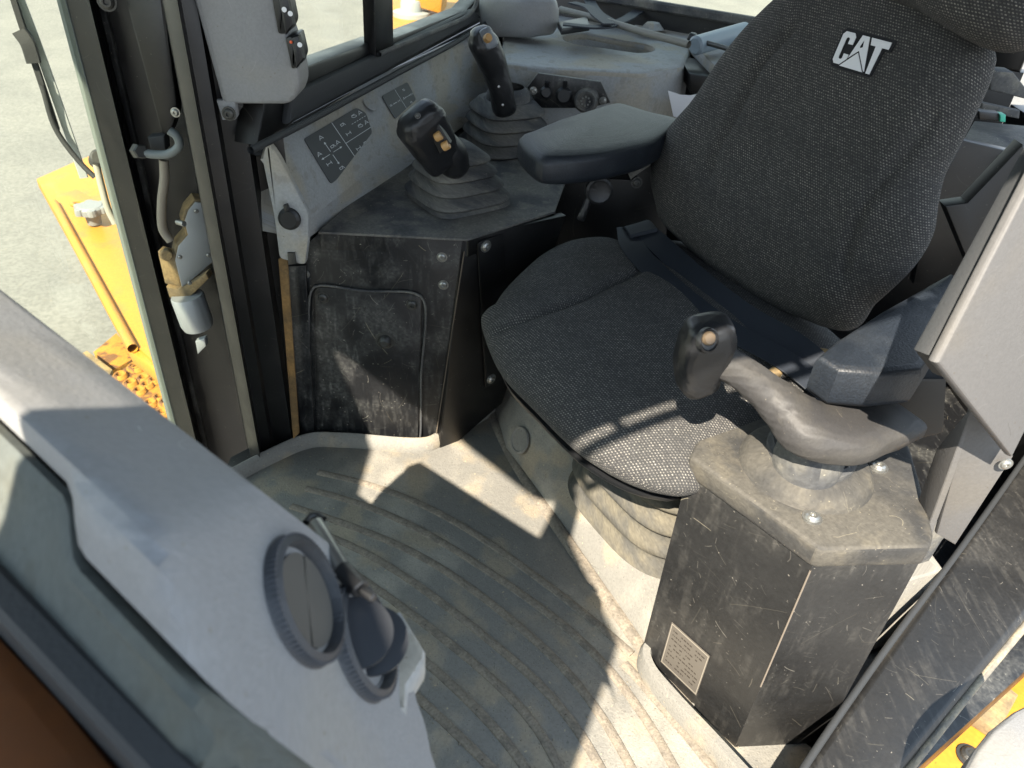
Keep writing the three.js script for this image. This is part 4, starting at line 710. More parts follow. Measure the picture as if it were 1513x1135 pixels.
  // headrest
  const oh = [...[[0.2874,0.5322],[0.3349,0.5127],[0.3888,0.5049],[0.4457,0.4914],[0.4957,0.4814],[0.5386,0.4798],[0.5684,0.4932],[0.5823,0.5149],[0.5825,0.5489]], [0.5, 0.70], [0.42, 0.76], [0.2, 0.76], [0.1, 0.70]];
  const ph = polar(oh);
  obj('headrest', pillow(ph, (x, y, r) => 0.085 * dome(r, 3, 2), (x, y, r) => -0.05 * dome(r, 4, 2), (x, y, h) => bmap(x, y, h + 0.04), 36, 120), M.cloth, seat, true);
  obj('back_shell', pillow(polar(ob.map(([x, y]) => [pb.c[0] + (x - pb.c[0]) * 0.93, pb.c[1] + (y - pb.c[1]) * 0.93])), () => -0.03, (x, y, r) => -0.03 - 0.05 * dome(r, 5, 2), bmap, 20, 100), M.plastic, seat, true);
  obj('care_tag', plate([[0.02, 0.53, 0.085], [0.05, 0.53, 0.085], [0.05, 0.505, 0.1], [0.02, 0.505, 0.1]], 0.0015, { face: [0, 1, 1], bevel: 0 }), M.white, seat);
}
{
  const t = thing('seat_belt', 'dark navy seat belt webbing folded along the seat crease', 'seat belt', SEAT, TURN);
  const r = rect(0.026, 0.0014, 0.4);
  obj('webbing', sweep([[-0.06, 0.53, 0.035], [0.04, 0.548, 0.075], [0.2, 0.544, 0.10], [0.36, 0.542, 0.115], [0.5, 0.54, 0.105], [0.6, 0.5, 0.09]], r, { up: [0, 1, 0.35] }), M.belt, t);
  obj('webbing', sweep([[-0.07, 0.52, 0.05], [0.06, 0.541, 0.135], [0.22, 0.538, 0.165], [0.38, 0.538, 0.175], [0.52, 0.535, 0.15], [0.61, 0.5, 0.12]], r, { up: [0, 1, 0.15] }), M.belt, t);
  obj('anchor_fold', sweep([[-0.09, 0.5, 0.02], [-0.04, 0.538, 0.05], [0.02, 0.55, 0.08]], rect(0.03, 0.004, 0.4), { up: [0, 1, 0.3] }), M.belt, t);
}

// ---------------------------------------------------------------- left steering console with its handle
{
  const t = thing('left_console', 'dusty black box console under the steering handle, scratched and faded', 'console');
  const top = [[0.2733,0.5,-0.8804],[0.2907,0.5,-0.9201],[0.4015,0.5,-0.9967],[0.489,0.5,-1.1015],[0.5326,0.5,-1.1313],[0.5819,0.5,-1.1167],[0.6156,0.5,-1.0429],[0.6277,0.5,-0.9401],[0.6159,0.5,-0.8768],[0.5897,0.5,-0.752],[0.5758,0.5,-0.7287],[0.4213,0.5,-0.7098]];
  obj('cap', plate(top, 0.038, { face: [0, 1, 0], bevel: 0.006, radius: 0.008, seg: 3 }), M.capDust, t);
  const cx = top.reduce((a, q) => a + q[0] / top.length, 0), cz = top.reduce((a, q) => a + q[2] / top.length, 0);
  const foot = top.map(([x, , z]) => [cx + (x - cx) * 0.982, 0.463, cz + (z - cz) * 0.982]);
  obj('shell', plate(foot, 0.47, { face: [0, 1, 0], bevel: 0.004 }), M.wornSteel, t);
  const ring = [0.4457,0.5,-0.8742];
  obj('boot_ring', turned([[0.052, 0.03], [0.062, 0.03], [0.068, 0.024], [0.086, 0.018], [0.094, 0.008], [0.098, 0]], ring, [0, 1, 0], 48), M.capDust, t);
  obj('inner_ring', turned([[0.05, 0.044], [0.058, 0.044], [0.064, 0.036], [0.064, 0.02]], ring, [0, 1, 0], 40), M.rubberDusty, t);
  for (const q of [[0.426,0.501,-0.7671],[0.5584,0.501,-0.8847]]) bolt(t, q, [0, 1, 0], M.zinc, 1.25);
  const corner = foot[foot.length - 1];
  obj('edge_wear', tube([[corner[0] - 0.0005, 0.455, corner[2] + 0.0005], [corner[0] - 0.0005, 0.18, corner[2] + 0.0005]], 0.0014, 6), std({ color: '#6b6258', roughness: 0.8 }), t);
  // worn information plate: rows of small print rubbed past reading
  const c = document.createElement('canvas'); c.width = 256; c.height = 220; const x = c.getContext('2d');
  x.fillStyle = '#5f5a53'; x.fillRect(0, 0, 256, 220); x.strokeStyle = '#8f887c'; x.lineWidth = 5; x.strokeRect(6, 6, 244, 208); x.fillStyle = '#36302a';
  for (let j = 0; j < 9; j++) for (let i = 24; i < 220;) { const w = 4 + rnd() * 18; if (rnd() > 0.28) x.fillRect(i, 26 + j * 20, w, 6); i += w + 5; }
  const tx = new THREE.CanvasTexture(c); tx.colorSpace = THREE.SRGBColorSpace; tx.magFilter = THREE.LinearFilter;
  const A0 = foot[0], A1 = corner, onFace = (u, y) => [mix(A0[0], A1[0], u) - 0.0016, y, mix(A0[2], A1[2], u) + 0.0012];
  obj('info_plate', plate([onFace(0.20, 0.035), onFace(0.58, 0.035), onFace(0.58, 0.15), onFace(0.20, 0.15)], 0.001, { face: [-1, 0, 0.8], bevel: 0, fit: true }), std({ map: tx, roughness: 0.5, metalness: 0.2 }), t, true);
  obj('base_trim', sweep([[0.3369,0,-0.914],[0.2983,0,-0.893],[0.2779,0,-0.868],[0.2779,0,-0.8424],[0.3147,0,-0.7858],[0.3805,0,-0.7096],[0.4427,0,-0.624]], [[-0.012, 0], [0.014, 0], [0.014, 0.03], [0.009, 0.042], [-0.005, 0.042], [-0.010, 0.03]], { n: 50, relax: 1 }), M.mat, t);
}
{
  const b = [0.4338,0.52,-0.8509], rel = (a) => a.map((q, i) => q - b[i]);
  const t = thing('steering_handle', 'dusty black steering handle with palm rest and rounded thumb head', 'control handle', b);
  obj('stub', turned([[0.05, 0], [0.05, 0.03], [0.04, 0.06], [0.036, 0.085], [0, 0.09]], [0, -0.01, 0], [0, 1, 0], 32), M.rubberDusty, t);
  obj('palm_rest', body([[rel([0.5671,0.592,-0.8861]), 0.034, 0.014, 5], [rel([0.5074,0.598,-0.8538]), 0.042, 0.020, 4], [rel([0.4485,0.604,-0.8282]), 0.052, 0.026, 3.4], [rel([0.4005,0.614,-0.8253]), 0.049, 0.030, 3], [rel([0.3677,0.634,-0.8407]), 0.034, 0.027, 2.6], [rel([0.3379,0.653,-0.8517]), 0.026, 0.024, 2.3], [rel([0.3028,0.675,-0.8576]), 0.0225, 0.0225, 2.2], [rel([0.2673,0.69,-0.8603]), 0.022, 0.022, 2.2]], [0, 1, 0], 36, 5), M.handle, t);
  const h = obj('thumb_head', body([[rel([0.2593,0.641,-0.862]), 0.026, 0.020, 2.6], [rel([0.253,0.6587,-0.862]), 0.032, 0.025, 2.8], [rel([0.2488,0.69,-0.858]), 0.036, 0.029, 3], [rel([0.2493,0.7232,-0.853]), 0.036, 0.030, 3.2], [rel([0.2472,0.7435,-0.85]), 0.031, 0.026, 3.2]], [0.15, 0.4, 0.9], 36, 4), M.plastic, t);
  obj('button_bezel', turned([[0, 0.001], [0.012, 0.001], [0.014, 0.003], [0.016, 0.001], [0.017, -0.006]], rel([0.2421,0.7415,-0.822]), [0.25, 0.5, 0.85], 28, 0.85), M.plastic, h);
  obj('button', turned([[0, 0.006], [0.007, 0.005], [0.009, 0.002], [0.009, -0.003]], rel([0.2412,0.7451,-0.821]), [0.25, 0.5, 0.85], 22), std({ color: '#55493a', roughness: 0.4 }), h);
}
tag(obj('braided_cable', tube([[0.4107,0.52,-1.0207],[0.4455,0.52,-1.0882],[0.488,0.52,-1.1325],[0.5429,0.52,-1.1586],[0.5829,0.52,-1.14]], 0.012, 12), M.castTan), 'tan braided cable running between the seat cushion and the near armrest', 'cable');
{
  const t = thing('armrest', 'wide dark vinyl armrest partly sunlit, beside the steering handle', 'armrest');
  obj('pad', plate([[0.4089,0.695,-0.8804],[0.4474,0.695,-0.9261],[0.5407,0.695,-1.0171],[0.7097,0.695,-1.168],[0.7278,0.695,-1.1378],[0.6812,0.695,-1.0486],[0.5478,0.695,-0.8653],[0.4866,0.695,-0.8484],[0.4288,0.695,-0.8491]], 0.065, { face: [0, 1, 0], bevel: 0.014, seg: 5 }), M.vinyl, t);
  obj('support', plate([[0.5231,0.6287,-0.93],[0.628,0.6377,-0.93],[0.6614,0.5389,-0.93],[0.5955,0.5057,-0.93]], 0.06, { face: [0, 0, 1], bevel: 0.004 }), M.black, t);
}

// ---------------------------------------------------------------- floor mat and seat riser
{
  const t = thing('floor_mat', 'dusty ribbed rubber floor mat with curved raised ribs', 'floor mat');
  obj('sheet', plan([[-0.66, 1.30], [-0.48, 1.425], [-0.185, 1.435], [-0.03, 1.63], [0.03, 1.55], [0.12, 1.40], [0.30, 1.157], [0.42, 0.858], [0.62, 0.66], [0.46, 0.42], [0.12, 0.28], [-0.42, 0.12], [-0.62, 0.42]], 0, 0.010, { bevel: 0.002 }), M.mat, t);
  const prof = [[-0.009, -0.001], [-0.0075, 0.0024], [-0.005, 0.0034], [0.005, 0.0034], [0.0075, 0.0024], [0.009, -0.001]];
  const R = [
    [[-0.4381,0.0005,-1.3153],[-0.3571,0.0005,-1.3074],[-0.2574,0.0005,-1.2788],[-0.1567,0.0005,-1.2342],[-0.0408,0.0005,-1.155],[0.0145,0.0005,-1.1044],[0.0842,0.0005,-1.0419],[0.1393,0.0005,-1.0021],[0.1945,0.0005,-0.9578],[0.2613,0.0005,-0.8823]],
    [[-0.4522,0.0005,-1.2593],[-0.3747,0.0005,-1.2451],[-0.2997,0.0005,-1.2223],[-0.1871,0.0005,-1.1792],[-0.099,0.0005,-1.1186],[0.0111,0.0005,-1.0285],[0.0945,0.0005,-0.9752],[0.146,0.0005,-0.9317],[0.2109,0.0005,-0.8739],[0.2701,0.0005,-0.7873],[0.3158,0.0005,-0.6744],[0.3328,0.0005,-0.6216]],
    [[-0.4703,0.0005,-1.2014],[-0.3284,0.0005,-1.1637],[-0.2203,0.0005,-1.1265],[-0.1117,0.0005,-1.0636],[-0.0657,0.0005,-1.0218],[0.0216,0.0005,-0.9513],[0.1015,0.0005,-0.8812],[0.1306,0.0005,-0.8559],[0.1956,0.0005,-0.7739],[0.2441,0.0005,-0.682],[0.2614,0.0005,-0.6167]],
    [[-0.393,0.0005,-1.1318],[-0.3297,0.0005,-1.1087],[-0.2651,0.0005,-1.0864],[-0.1644,0.0005,-1.0183],[-0.082,0.0005,-0.9521],[-0.0032,0.0005,-0.8816],[0.068,0.0005,-0.8397],[0.1188,0.0005,-0.7824],[0.1637,0.0005,-0.72],[0.1935,0.0005,-0.6692],[0.2169,0.0005,-0.6032]],
    [[-0.3478,0.0005,-1.0623],[-0.2759,0.0005,-1.0189],[-0.1732,0.0005,-0.9492],[-0.0932,0.0005,-0.8862],[-0.0176,0.0005,-0.8329],[0.0528,0.0005,-0.7709],[0.0904,0.0005,-0.7306],[0.1282,0.0005,-0.668],[0.1466,0.0005,-0.5984]],
    [[-0.2224,0.0005,-0.9135],[-0.1217,0.0005,-0.8402],[-0.0619,0.0005,-0.7911],[-0.0109,0.0005,-0.7405],[0.0404,0.0005,-0.6943],[0.0722,0.0005,-0.655],[0.1036,0.0005,-0.5955]],
    [[-0.2066,0.0005,-0.8264],[-0.133,0.0005,-0.7711],[-0.0748,0.0005,-0.7221],[-0.0154,0.0005,-0.6773],[0.038,0.0005,-0.6228]],
    [[0.2455,0.0005,-0.8608],[0.2759,0.0005,-0.8226],[0.3086,0.0005,-0.7759],[0.3716,0.0005,-0.6911],[0.4103,0.0005,-0.6269]],
  ];
  for (const r of R) obj('rib', sweep(r, prof, { n: 60, relax: 3 }), M.rib, t);
  // loose grit on the mat
  const gritGeo = new THREE.DodecahedronGeometry(1, 0), N = 900;
  const grit = new THREE.InstancedMesh(gritGeo, M.tan, N), mt = new THREE.Matrix4(), qt = new THREE.Quaternion(), eu = new THREE.Euler();
  for (let i = 0; i < N; i++) {
    const r = R[Math.floor(rnd() * R.length)], k = Math.min(r.length - 2, Math.floor(rnd() * (r.length - 1))), f = rnd(), s = 0.0006 + 0.0017 * rnd() * rnd() * rnd();
    const w = rnd() < 0.6 ? 0.014 : 0.05, x = mix(r[k][0], r[k + 1][0], f) + (rnd() - 0.5) * w * 2, z = mix(r[k][2], r[k + 1][2], f) + (rnd() - 0.5) * w * 2;
    eu.set(rnd() * 6, rnd() * 6, rnd() * 6); qt.setFromEuler(eu);
    grit.setMatrixAt(i, mt.compose(new THREE.Vector3(x, 0.001 + s * 0.6, z), qt, new THREE.Vector3(s * 1.4, s, s)));
  }
  grit.name = 'grit'; grit.userData.kind = 'stuff'; t.add(grit);
  // turned-up edge along the console foot
  const lip = [[-0.014, 0], [0.012, 0], [0.012, 0.012], [0.004, 0.03], [-0.004, 0.034], [-0.010, 0.03]];
  obj('raised_edge', sweep([[-0.62, 0, -1.27], [-0.555, 0, -1.345], [-0.48, 0, -1.41], [-0.40, 0, -1.42], [-0.20, 0, -1.425], [-0.165, 0, -1.455], [-0.03, 0, -1.61]], lip, { n: 60 }), M.mat, t);
}
{
  const t = thing('seat_riser', 'rubber covered floor step under the seat', 'floor step');
  const b = [[-0.045, 1.60], [-0.005, 1.44], [0.161, 1.150], [0.285, 0.90], [0.36, 0.78], [0.9, 1.0], [0.75, 1.9], [0.1, 2.0]];
  const tp = [[0.01, 1.62], [0.035, 1.455], [0.207, 1.215], [0.335, 0.98], [0.42, 0.86], [0.86, 1.03], [0.72, 1.86], [0.12, 1.95]];
  const ring = (u, y) => b.map(([x, f], i) => [mix(x, tp[i][0], u), y, -mix(f, tp[i][1], u)]);
  obj('cover', loft([ring(0, -0.002), ring(0.12, 0.03), ring(0.86, 0.118), ring(0.95, 0.127), ring(1.05, 0.13)], 0.5), M.mat, t);
  obj('foot_bead', sweep(b.slice(0, 5).map(([x, f]) => [x - 0.006, 0.001, -f + 0.004]), [[-0.012, 0], [-0.009, 0.006], [0, 0.009], [0.01, 0.007], [0.016, 0]], { n: 40, relax: 1 }), M.rib, t);
  obj('rubber_disc', turned([[0, 0.0015], [0.026, 0.0015], [0.028, 0.004], [0.032, 0.004], [0.034, 0]], [0.028, 0.066, -1.405], [-0.72, 0.37, 0.42], 32), M.mat, t);
  const lg = [[0.05, 1.60], [0.085, 1.47], [0.25, 1.235], [0.375, 1.0], [0.46, 0.89], [0.84, 1.05], [0.70, 1.8], [0.15, 1.9]];
  obj('slide_base', loft([0.128, 0.185, 0.195, 0.2].map((y, i) => lg.map(([x, f]) => [x + i * 0.004, y, -f - i * 0.002])), 0.5), M.rubberDusty, t);
  obj('seat_rail', sweep([[0.10, 0.225, -1.48], [0.265, 0.225, -1.245], [0.38, 0.225, -1.03]], rect(0.012, 0.025, 0.3), { n: 20 }), M.rubber, t);
}

// ---------------------------------------------------------------- dashboard with air vents
{
  const R0 = [-0.19, 0, -0.2624];
  const t = thing('dashboard', 'smooth light grey dashboard with round air vents, in the near foreground', 'dashboard', R0);
  obj('upper_cover', loft([
[[-0.3283,0.782,-0.298],[-0.3143,0.9341,-0.3167],[-0.3139,0.9446,-0.3172],[-0.316,0.9528,-0.3144],[-0.3188,0.956,-0.3107],[-0.3283,0.9663,-0.298],[-0.3371,0.9762,-0.2863],[-0.3441,0.9844,-0.277],[-0.3511,0.9926,-0.2676],[-0.3553,0.997,-0.262],[-0.3588,0.9973,-0.2573],[-0.3595,0.9938,-0.2564],[-0.3599,0.9868,-0.2559],[-0.3603,0.9821,-0.2554],[-0.3574,0.9786,-0.2592],[-0.3511,0.9165,-0.2676],[-0.3511,0.782,-0.2676]],
[[-0.2815,0.782,-0.2629],[-0.2675,0.9341,-0.2816],[-0.2671,0.9446,-0.2821],[-0.2692,0.9528,-0.2793],[-0.272,0.956,-0.2756],[-0.2815,0.9663,-0.2629],[-0.2903,0.9762,-0.2512],[-0.2973,0.9844,-0.2419],[-0.3043,0.9926,-0.2325],[-0.3085,0.997,-0.2269],[-0.312,0.9973,-0.2222],[-0.3127,0.9938,-0.2213],[-0.3131,0.9868,-0.2208],[-0.3135,0.9821,-0.2203],[-0.3106,0.9786,-0.2241],[-0.3043,0.9165,-0.2325],[-0.3043,0.782,-0.2325]],
[[-0.2113,0.782,-0.2103],[-0.1973,0.9341,-0.229],[-0.1969,0.9446,-0.2295],[-0.199,0.9528,-0.2267],[-0.2018,0.956,-0.2229],[-0.2113,0.9663,-0.2103],[-0.2201,0.9762,-0.1986],[-0.2271,0.9844,-0.1892],[-0.2341,0.9926,-0.1799],[-0.2383,0.997,-0.1742],[-0.2418,0.9973,-0.1696],[-0.2425,0.9938,-0.1686],[-0.2429,0.9868,-0.1682],[-0.2433,0.9821,-0.1677],[-0.2404,0.9786,-0.1714],[-0.2341,0.9165,-0.1799],[-0.2341,0.782,-0.1799]],
[[-0.1411,0.782,-0.1576],[-0.1271,0.9341,-0.1764],[-0.1267,0.9446,-0.1768],[-0.1288,0.9528,-0.174],[-0.1316,0.956,-0.1703],[-0.1411,0.9663,-0.1576],[-0.1499,0.9762,-0.1459],[-0.1569,0.9844,-0.1366],[-0.1639,0.9926,-0.1272],[-0.1681,0.997,-0.1216],[-0.1716,0.9973,-0.1169],[-0.1723,0.9938,-0.116],[-0.1727,0.9867,-0.1155],[-0.1731,0.9821,-0.115],[-0.1702,0.9786,-0.1188],[-0.1639,0.9165,-0.1272],[-0.1639,0.782,-0.1272]],
[[-0.0943,0.782,-0.1225],[-0.0803,0.9341,-0.1413],[-0.0799,0.9446,-0.1417],[-0.082,0.9528,-0.1389],[-0.0848,0.956,-0.1352],[-0.0943,0.9663,-0.1225],[-0.1031,0.9762,-0.1108],[-0.1101,0.9844,-0.1015],[-0.1171,0.9926,-0.0921],[-0.1213,0.997,-0.0865],[-0.1248,0.9973,-0.0818],[-0.1255,0.9938,-0.0809],[-0.1259,0.9867,-0.0804],[-0.1263,0.9821,-0.0799],[-0.1234,0.9786,-0.0837],[-0.1171,0.9165,-0.0921],[-0.1171,0.782,-0.0921]],
[[-0.0475,0.782,-0.0874],[-0.0335,0.9341,-0.1062],[-0.0331,0.9446,-0.1066],[-0.0352,0.9528,-0.1038],[-0.038,0.956,-0.1001],[-0.0475,0.9663,-0.0874],[-0.0563,0.9762,-0.0757],[-0.0633,0.9844,-0.0664],[-0.0703,0.9926,-0.057],[-0.0745,0.997,-0.0514],[-0.078,0.9973,-0.0467],[-0.0787,0.9938,-0.0458],[-0.0791,0.9867,-0.0453],[-0.0795,0.9821,-0.0448],[-0.0766,0.9786,-0.0486],[-0.0703,0.9165,-0.057],[-0.0703,0.782,-0.057]],
[[-0.0101,0.782,-0.0594],[0.004,0.9341,-0.0781],[0.0043,0.9446,-0.0785],[0.0022,0.9528,-0.0757],[-0.0006,0.956,-0.072],[-0.0101,0.9663,-0.0594],[-0.0188,0.9762,-0.0477],[-0.0259,0.9844,-0.0383],[-0.0329,0.9926,-0.0289],[-0.0371,0.997,-0.0233],[-0.0406,0.9973,-0.0186],[-0.0413,0.9938,-0.0177],[-0.0417,0.9867,-0.0172],[-0.042,0.9821,-0.0168],[-0.0392,0.9786,-0.0205],[-0.0329,0.9165,-0.0289],[-0.0329,0.782,-0.0289]],
[[0.004,0.782,-0.0488],[0.018,0.9341,-0.0675],[0.0184,0.9446,-0.068],[0.0163,0.9528,-0.0652],[0.0134,0.956,-0.0615],[0.004,0.9663,-0.0488],[-0.0048,0.9762,-0.0371],[-0.0118,0.9844,-0.0278],[-0.0188,0.9926,-0.0184],[-0.0231,0.997,-0.0128],[-0.0266,0.9973,-0.0081],[-0.0273,0.9938,-0.0072],[-0.0276,0.9867,-0.0067],[-0.028,0.9821,-0.0062],[-0.0252,0.9786,-0.01],[-0.0188,0.9165,-0.0184],[-0.0188,0.782,-0.0184]],
[[0.011,0.782,-0.0436],[0.025,0.9341,-0.0623],[0.0254,0.9446,-0.0627],[0.0233,0.9528,-0.0599],[0.0205,0.956,-0.0562],[0.011,0.9663,-0.0436],[0.0022,0.9762,-0.0319],[-0.0048,0.9844,-0.0225],[-0.0118,0.9926,-0.0131],[-0.016,0.997,-0.0075],[-0.0195,0.9973,-0.0028],[-0.0202,0.9938,-0.0019],[-0.0206,0.9867,-0.0014],[-0.021,0.9821,-0.001],[-0.0181,0.9786,-0.0047],[-0.0118,0.9165,-0.0131],[-0.0118,0.782,-0.0131]],
[[0.018,0.782,-0.0383],[0.032,0.9341,-0.057],[0.0324,0.9446,-0.0575],[0.0303,0.9528,-0.0547],[0.0275,0.956,-0.0509],[0.018,0.9663,-0.0383],[0.0092,0.9762,-0.0266],[0.0022,0.9844,-0.0172],[-0.0048,0.9926,-0.0079],[-0.009,0.997,-0.0023],[-0.0125,0.9973,0.0024],[-0.0137,0.9938,0.004],[-0.0146,0.9855,0.0052],[-0.0153,0.9791,0.0062],[-0.0125,0.9756,0.0024],[-0.0048,0.9165,-0.0079],[-0.0048,0.782,-0.0079]],
[[0.025,0.782,-0.033],[0.0391,0.9341,-0.0518],[0.0394,0.9446,-0.0523],[0.0373,0.9528,-0.0495],[0.0345,0.956,-0.0457],[0.025,0.9663,-0.033],[0.0163,0.9762,-0.0213],[0.0092,0.9844,-0.012],[0.0022,0.9926,-0.0026],[-0.002,0.997,0.003],[-0.0055,0.9973,0.0077],[-0.0078,0.9938,0.0108],[-0.0097,0.9828,0.0133],[-0.0113,0.9728,0.0154],[-0.0085,0.9693,0.0117],[0.0022,0.9165,-0.0026],[0.0022,0.782,-0.0026]],
[[0.032,0.782,-0.0278],[0.0461,0.934,-0.0465],[0.0463,0.9444,-0.0472],[0.0442,0.9525,-0.0444],[0.0414,0.9559,-0.0406],[0.032,0.9662,-0.0278],[0.0233,0.9762,-0.0161],[0.0163,0.9844,-0.0067],[0.0092,0.9926,0.0027],[0.005,0.997,0.0083],[0.0015,0.9973,0.013],[-0.0018,0.9938,0.0173],[-0.0047,0.9803,0.0212],[-0.0069,0.9671,0.0242],[-0.0041,0.9636,0.0205],[0.0092,0.9165,0.0027],[0.0092,0.782,0.0027]],
[[0.0391,0.782,-0.0225],[0.053,0.9339,-0.0415],[0.053,0.9436,-0.0427],[0.0507,0.9515,-0.0402],[0.0481,0.9552,-0.036],[0.039,0.9661,-0.0226],[0.0303,0.9762,-0.0108],[0.0233,0.9844,-0.0014],[0.0163,0.9926,0.0079],[0.012,0.997,0.0135],[0.0085,0.9973,0.0182],[0.005,0.9938,0.0229],[0.0019,0.9797,0.0271],[-0.0006,0.9657,0.0304],[0.0022,0.9622,0.0266],[0.0163,0.9165,0.0079],[0.0163,0.782,0.0079]],
[[0.0461,0.782,-0.0172],[0.0596,0.9329,-0.0371],[0.0588,0.9406,-0.0404],[0.0561,0.9477,-0.0387],[0.054,0.9525,-0.0333],[0.0457,0.9656,-0.0179],[0.0372,0.9761,-0.0057],[0.0303,0.9844,0.0038],[0.0233,0.9926,0.0132],[0.0191,0.997,0.0188],[0.0156,0.9973,0.0235],[0.012,0.9938,0.0282],[0.0089,0.9797,0.0324],[0.0064,0.9657,0.0357],[0.0092,0.9622,0.0319],[0.0233,0.9165,0.0132],[0.0233,0.782,0.0132]],
[[0.0554,0.782,-0.0102],[0.0669,0.9273,-0.0352],[0.0646,0.9312,-0.0422],[0.0616,0.9379,-0.0411],[0.0597,0.9438,-0.0347],[0.0533,0.9617,-0.0146],[0.046,0.975,0.0004],[0.0395,0.9841,0.0105],[0.0326,0.9925,0.0201],[0.0284,0.9969,0.0258],[0.0249,0.9973,0.0305],[0.0214,0.9938,0.0352],[0.0182,0.9797,0.0394],[0.0158,0.9657,0.0427],[0.0186,0.9622,0.0389],[0.0326,0.9165,0.0202],[0.0326,0.782,0.0202]],
[[0.0648,0.782,-0.0032],[0.0726,0.9162,-0.038],[0.0699,0.919,-0.0462],[0.0668,0.9258,-0.0452],[0.0649,0.9322,-0.0384],[0.0587,0.9525,-0.0161],[0.0529,0.9698,0.0026],[0.0476,0.9818,0.0154],[0.0415,0.9917,0.0264],[0.0376,0.9966,0.0325],[0.0342,0.9971,0.0374],[0.0307,0.9937,0.0422],[0.0276,0.9797,0.0464],[0.0251,0.9657,0.0497],[0.028,0.9622,0.0459],[0.042,0.9165,0.0272],[0.042,0.782,0.0272]],
[[0.0742,0.782,0.0038],[0.0782,0.9031,-0.0421],[0.0756,0.9056,-0.0509],[0.0724,0.9126,-0.0498],[0.0704,0.9193,-0.0427],[0.0639,0.941,-0.0192],[0.058,0.96,0.0009],[0.0534,0.9744,0.016],[0.0486,0.9876,0.0298],[0.0456,0.9942,0.0374],[0.043,0.9962,0.0436],[0.04,0.9935,0.049],[0.037,0.9797,0.0534],[0.0345,0.9657,0.0567],[0.0373,0.9622,0.053],[0.0514,0.9165,0.0342],[0.0514,0.782,0.0342]],
[[0.0835,0.782,0.0108],[0.0843,0.8889,-0.0466],[0.0818,0.891,-0.0559],[0.0785,0.8982,-0.0548],[0.0763,0.9054,-0.0473],[0.0693,0.9284,-0.0227],[0.0631,0.9486,-0.0016],[0.0584,0.9641,0.0142],[0.0538,0.9787,0.0294],[0.0512,0.9869,0.0383],[0.0498,0.9914,0.0467],[0.0485,0.9919,0.0547],[0.0463,0.9796,0.0604],[0.0439,0.9657,0.0637],[0.0467,0.9622,0.06],[0.0607,0.9165,0.0413],[0.0607,0.782,0.0413]],
[[0.0929,0.782,0.0179],[0.091,0.8733,-0.0515],[0.0885,0.8751,-0.0613],[0.0851,0.8825,-0.0602],[0.0827,0.8902,-0.0524],[0.0753,0.9147,-0.0265],[0.0686,0.9362,-0.0045],[0.0635,0.9525,0.0121],[0.0587,0.9682,0.028],[0.056,0.9769,0.0374],[0.0549,0.9825,0.0466],[0.0547,0.9856,0.057],[0.0551,0.9786,0.0667],[0.0532,0.9656,0.0707],[0.056,0.962,0.0669],[0.0701,0.9165,0.0483],[0.0701,0.782,0.0483]],
[[0.1046,0.782,0.0266],[0.0988,0.8572,-0.0507],[0.0964,0.8586,-0.0609],[0.0931,0.866,-0.0602],[0.0906,0.8738,-0.0524],[0.0827,0.899,-0.027],[0.0757,0.9211,-0.0052],[0.0704,0.938,0.0112],[0.0652,0.9541,0.0269],[0.0624,0.9632,0.0362],[0.0611,0.9691,0.0456],[0.061,0.9733,0.0568],[0.0637,0.9715,0.0706],[0.0643,0.9644,0.0787],[0.0669,0.9601,0.0745],[0.0812,0.9159,0.0571],[0.0818,0.782,0.0571]],
[[0.1163,0.782,0.0354],[0.1074,0.8396,-0.0499],[0.1051,0.8406,-0.0605],[0.1017,0.8478,-0.0601],[0.0991,0.8559,-0.0525],[0.0909,0.8818,-0.0275],[0.0835,0.9045,-0.006],[0.0779,0.9219,0.0101],[0.0725,0.9386,0.0256],[0.0695,0.948,0.0349],[0.068,0.9543,0.0445],[0.0677,0.9592,0.0563],[0.0704,0.9586,0.0712],[0.0729,0.9565,0.0827],[0.075,0.9507,0.0775],[0.091,0.9104,0.0631],[0.0935,0.782,0.0658]],
[[0.1283,0.782,0.0438],[0.117,0.8194,-0.0503],[0.1149,0.8198,-0.0614],[0.1116,0.8269,-0.0614],[0.1088,0.8352,-0.0539],[0.1001,0.8619,-0.0293],[0.0924,0.8854,-0.0081],[0.0864,0.9034,0.0079],[0.0807,0.9207,0.0232],[0.0775,0.9305,0.0325],[0.0759,0.9373,0.0422],[0.0752,0.9429,0.0548],[0.0777,0.9432,0.0705],[0.0802,0.9422,0.0829],[0.0824,0.9357,0.0774],[0.0992,0.8958,0.0639],[0.1055,0.782,0.0742]],
[[0.1407,0.7817,0.0514],[0.128,0.7955,-0.0528],[0.1263,0.7951,-0.0645],[0.1229,0.802,-0.065],[0.12,0.8106,-0.0576],[0.1108,0.8383,-0.0332],[0.1026,0.8626,-0.0123],[0.0962,0.8813,0.0036],[0.0901,0.8993,0.0188],[0.0868,0.9096,0.0281],[0.0849,0.917,0.0382],[0.0839,0.9236,0.0516],[0.0861,0.925,0.0685],[0.0883,0.9248,0.0817],[0.0907,0.9179,0.0758],[0.108,0.8771,0.0625],[0.118,0.782,0.0819]],
[[0.1531,0.7766,0.0566],[0.1352,0.787,-0.0341],[0.1336,0.7865,-0.0451],[0.1306,0.7921,-0.0469],[0.1281,0.7993,-0.0416],[0.1198,0.8229,-0.0235],[0.1122,0.844,-0.0078],[0.1063,0.8606,0.0043],[0.1005,0.8767,0.0161],[0.0973,0.8861,0.0234],[0.0954,0.8932,0.0327],[0.094,0.9012,0.0472],[0.0956,0.904,0.0654],[0.0976,0.9049,0.0796],[0.1001,0.8974,0.0733],[0.1174,0.8576,0.0625],[0.1307,0.782,0.0894]],
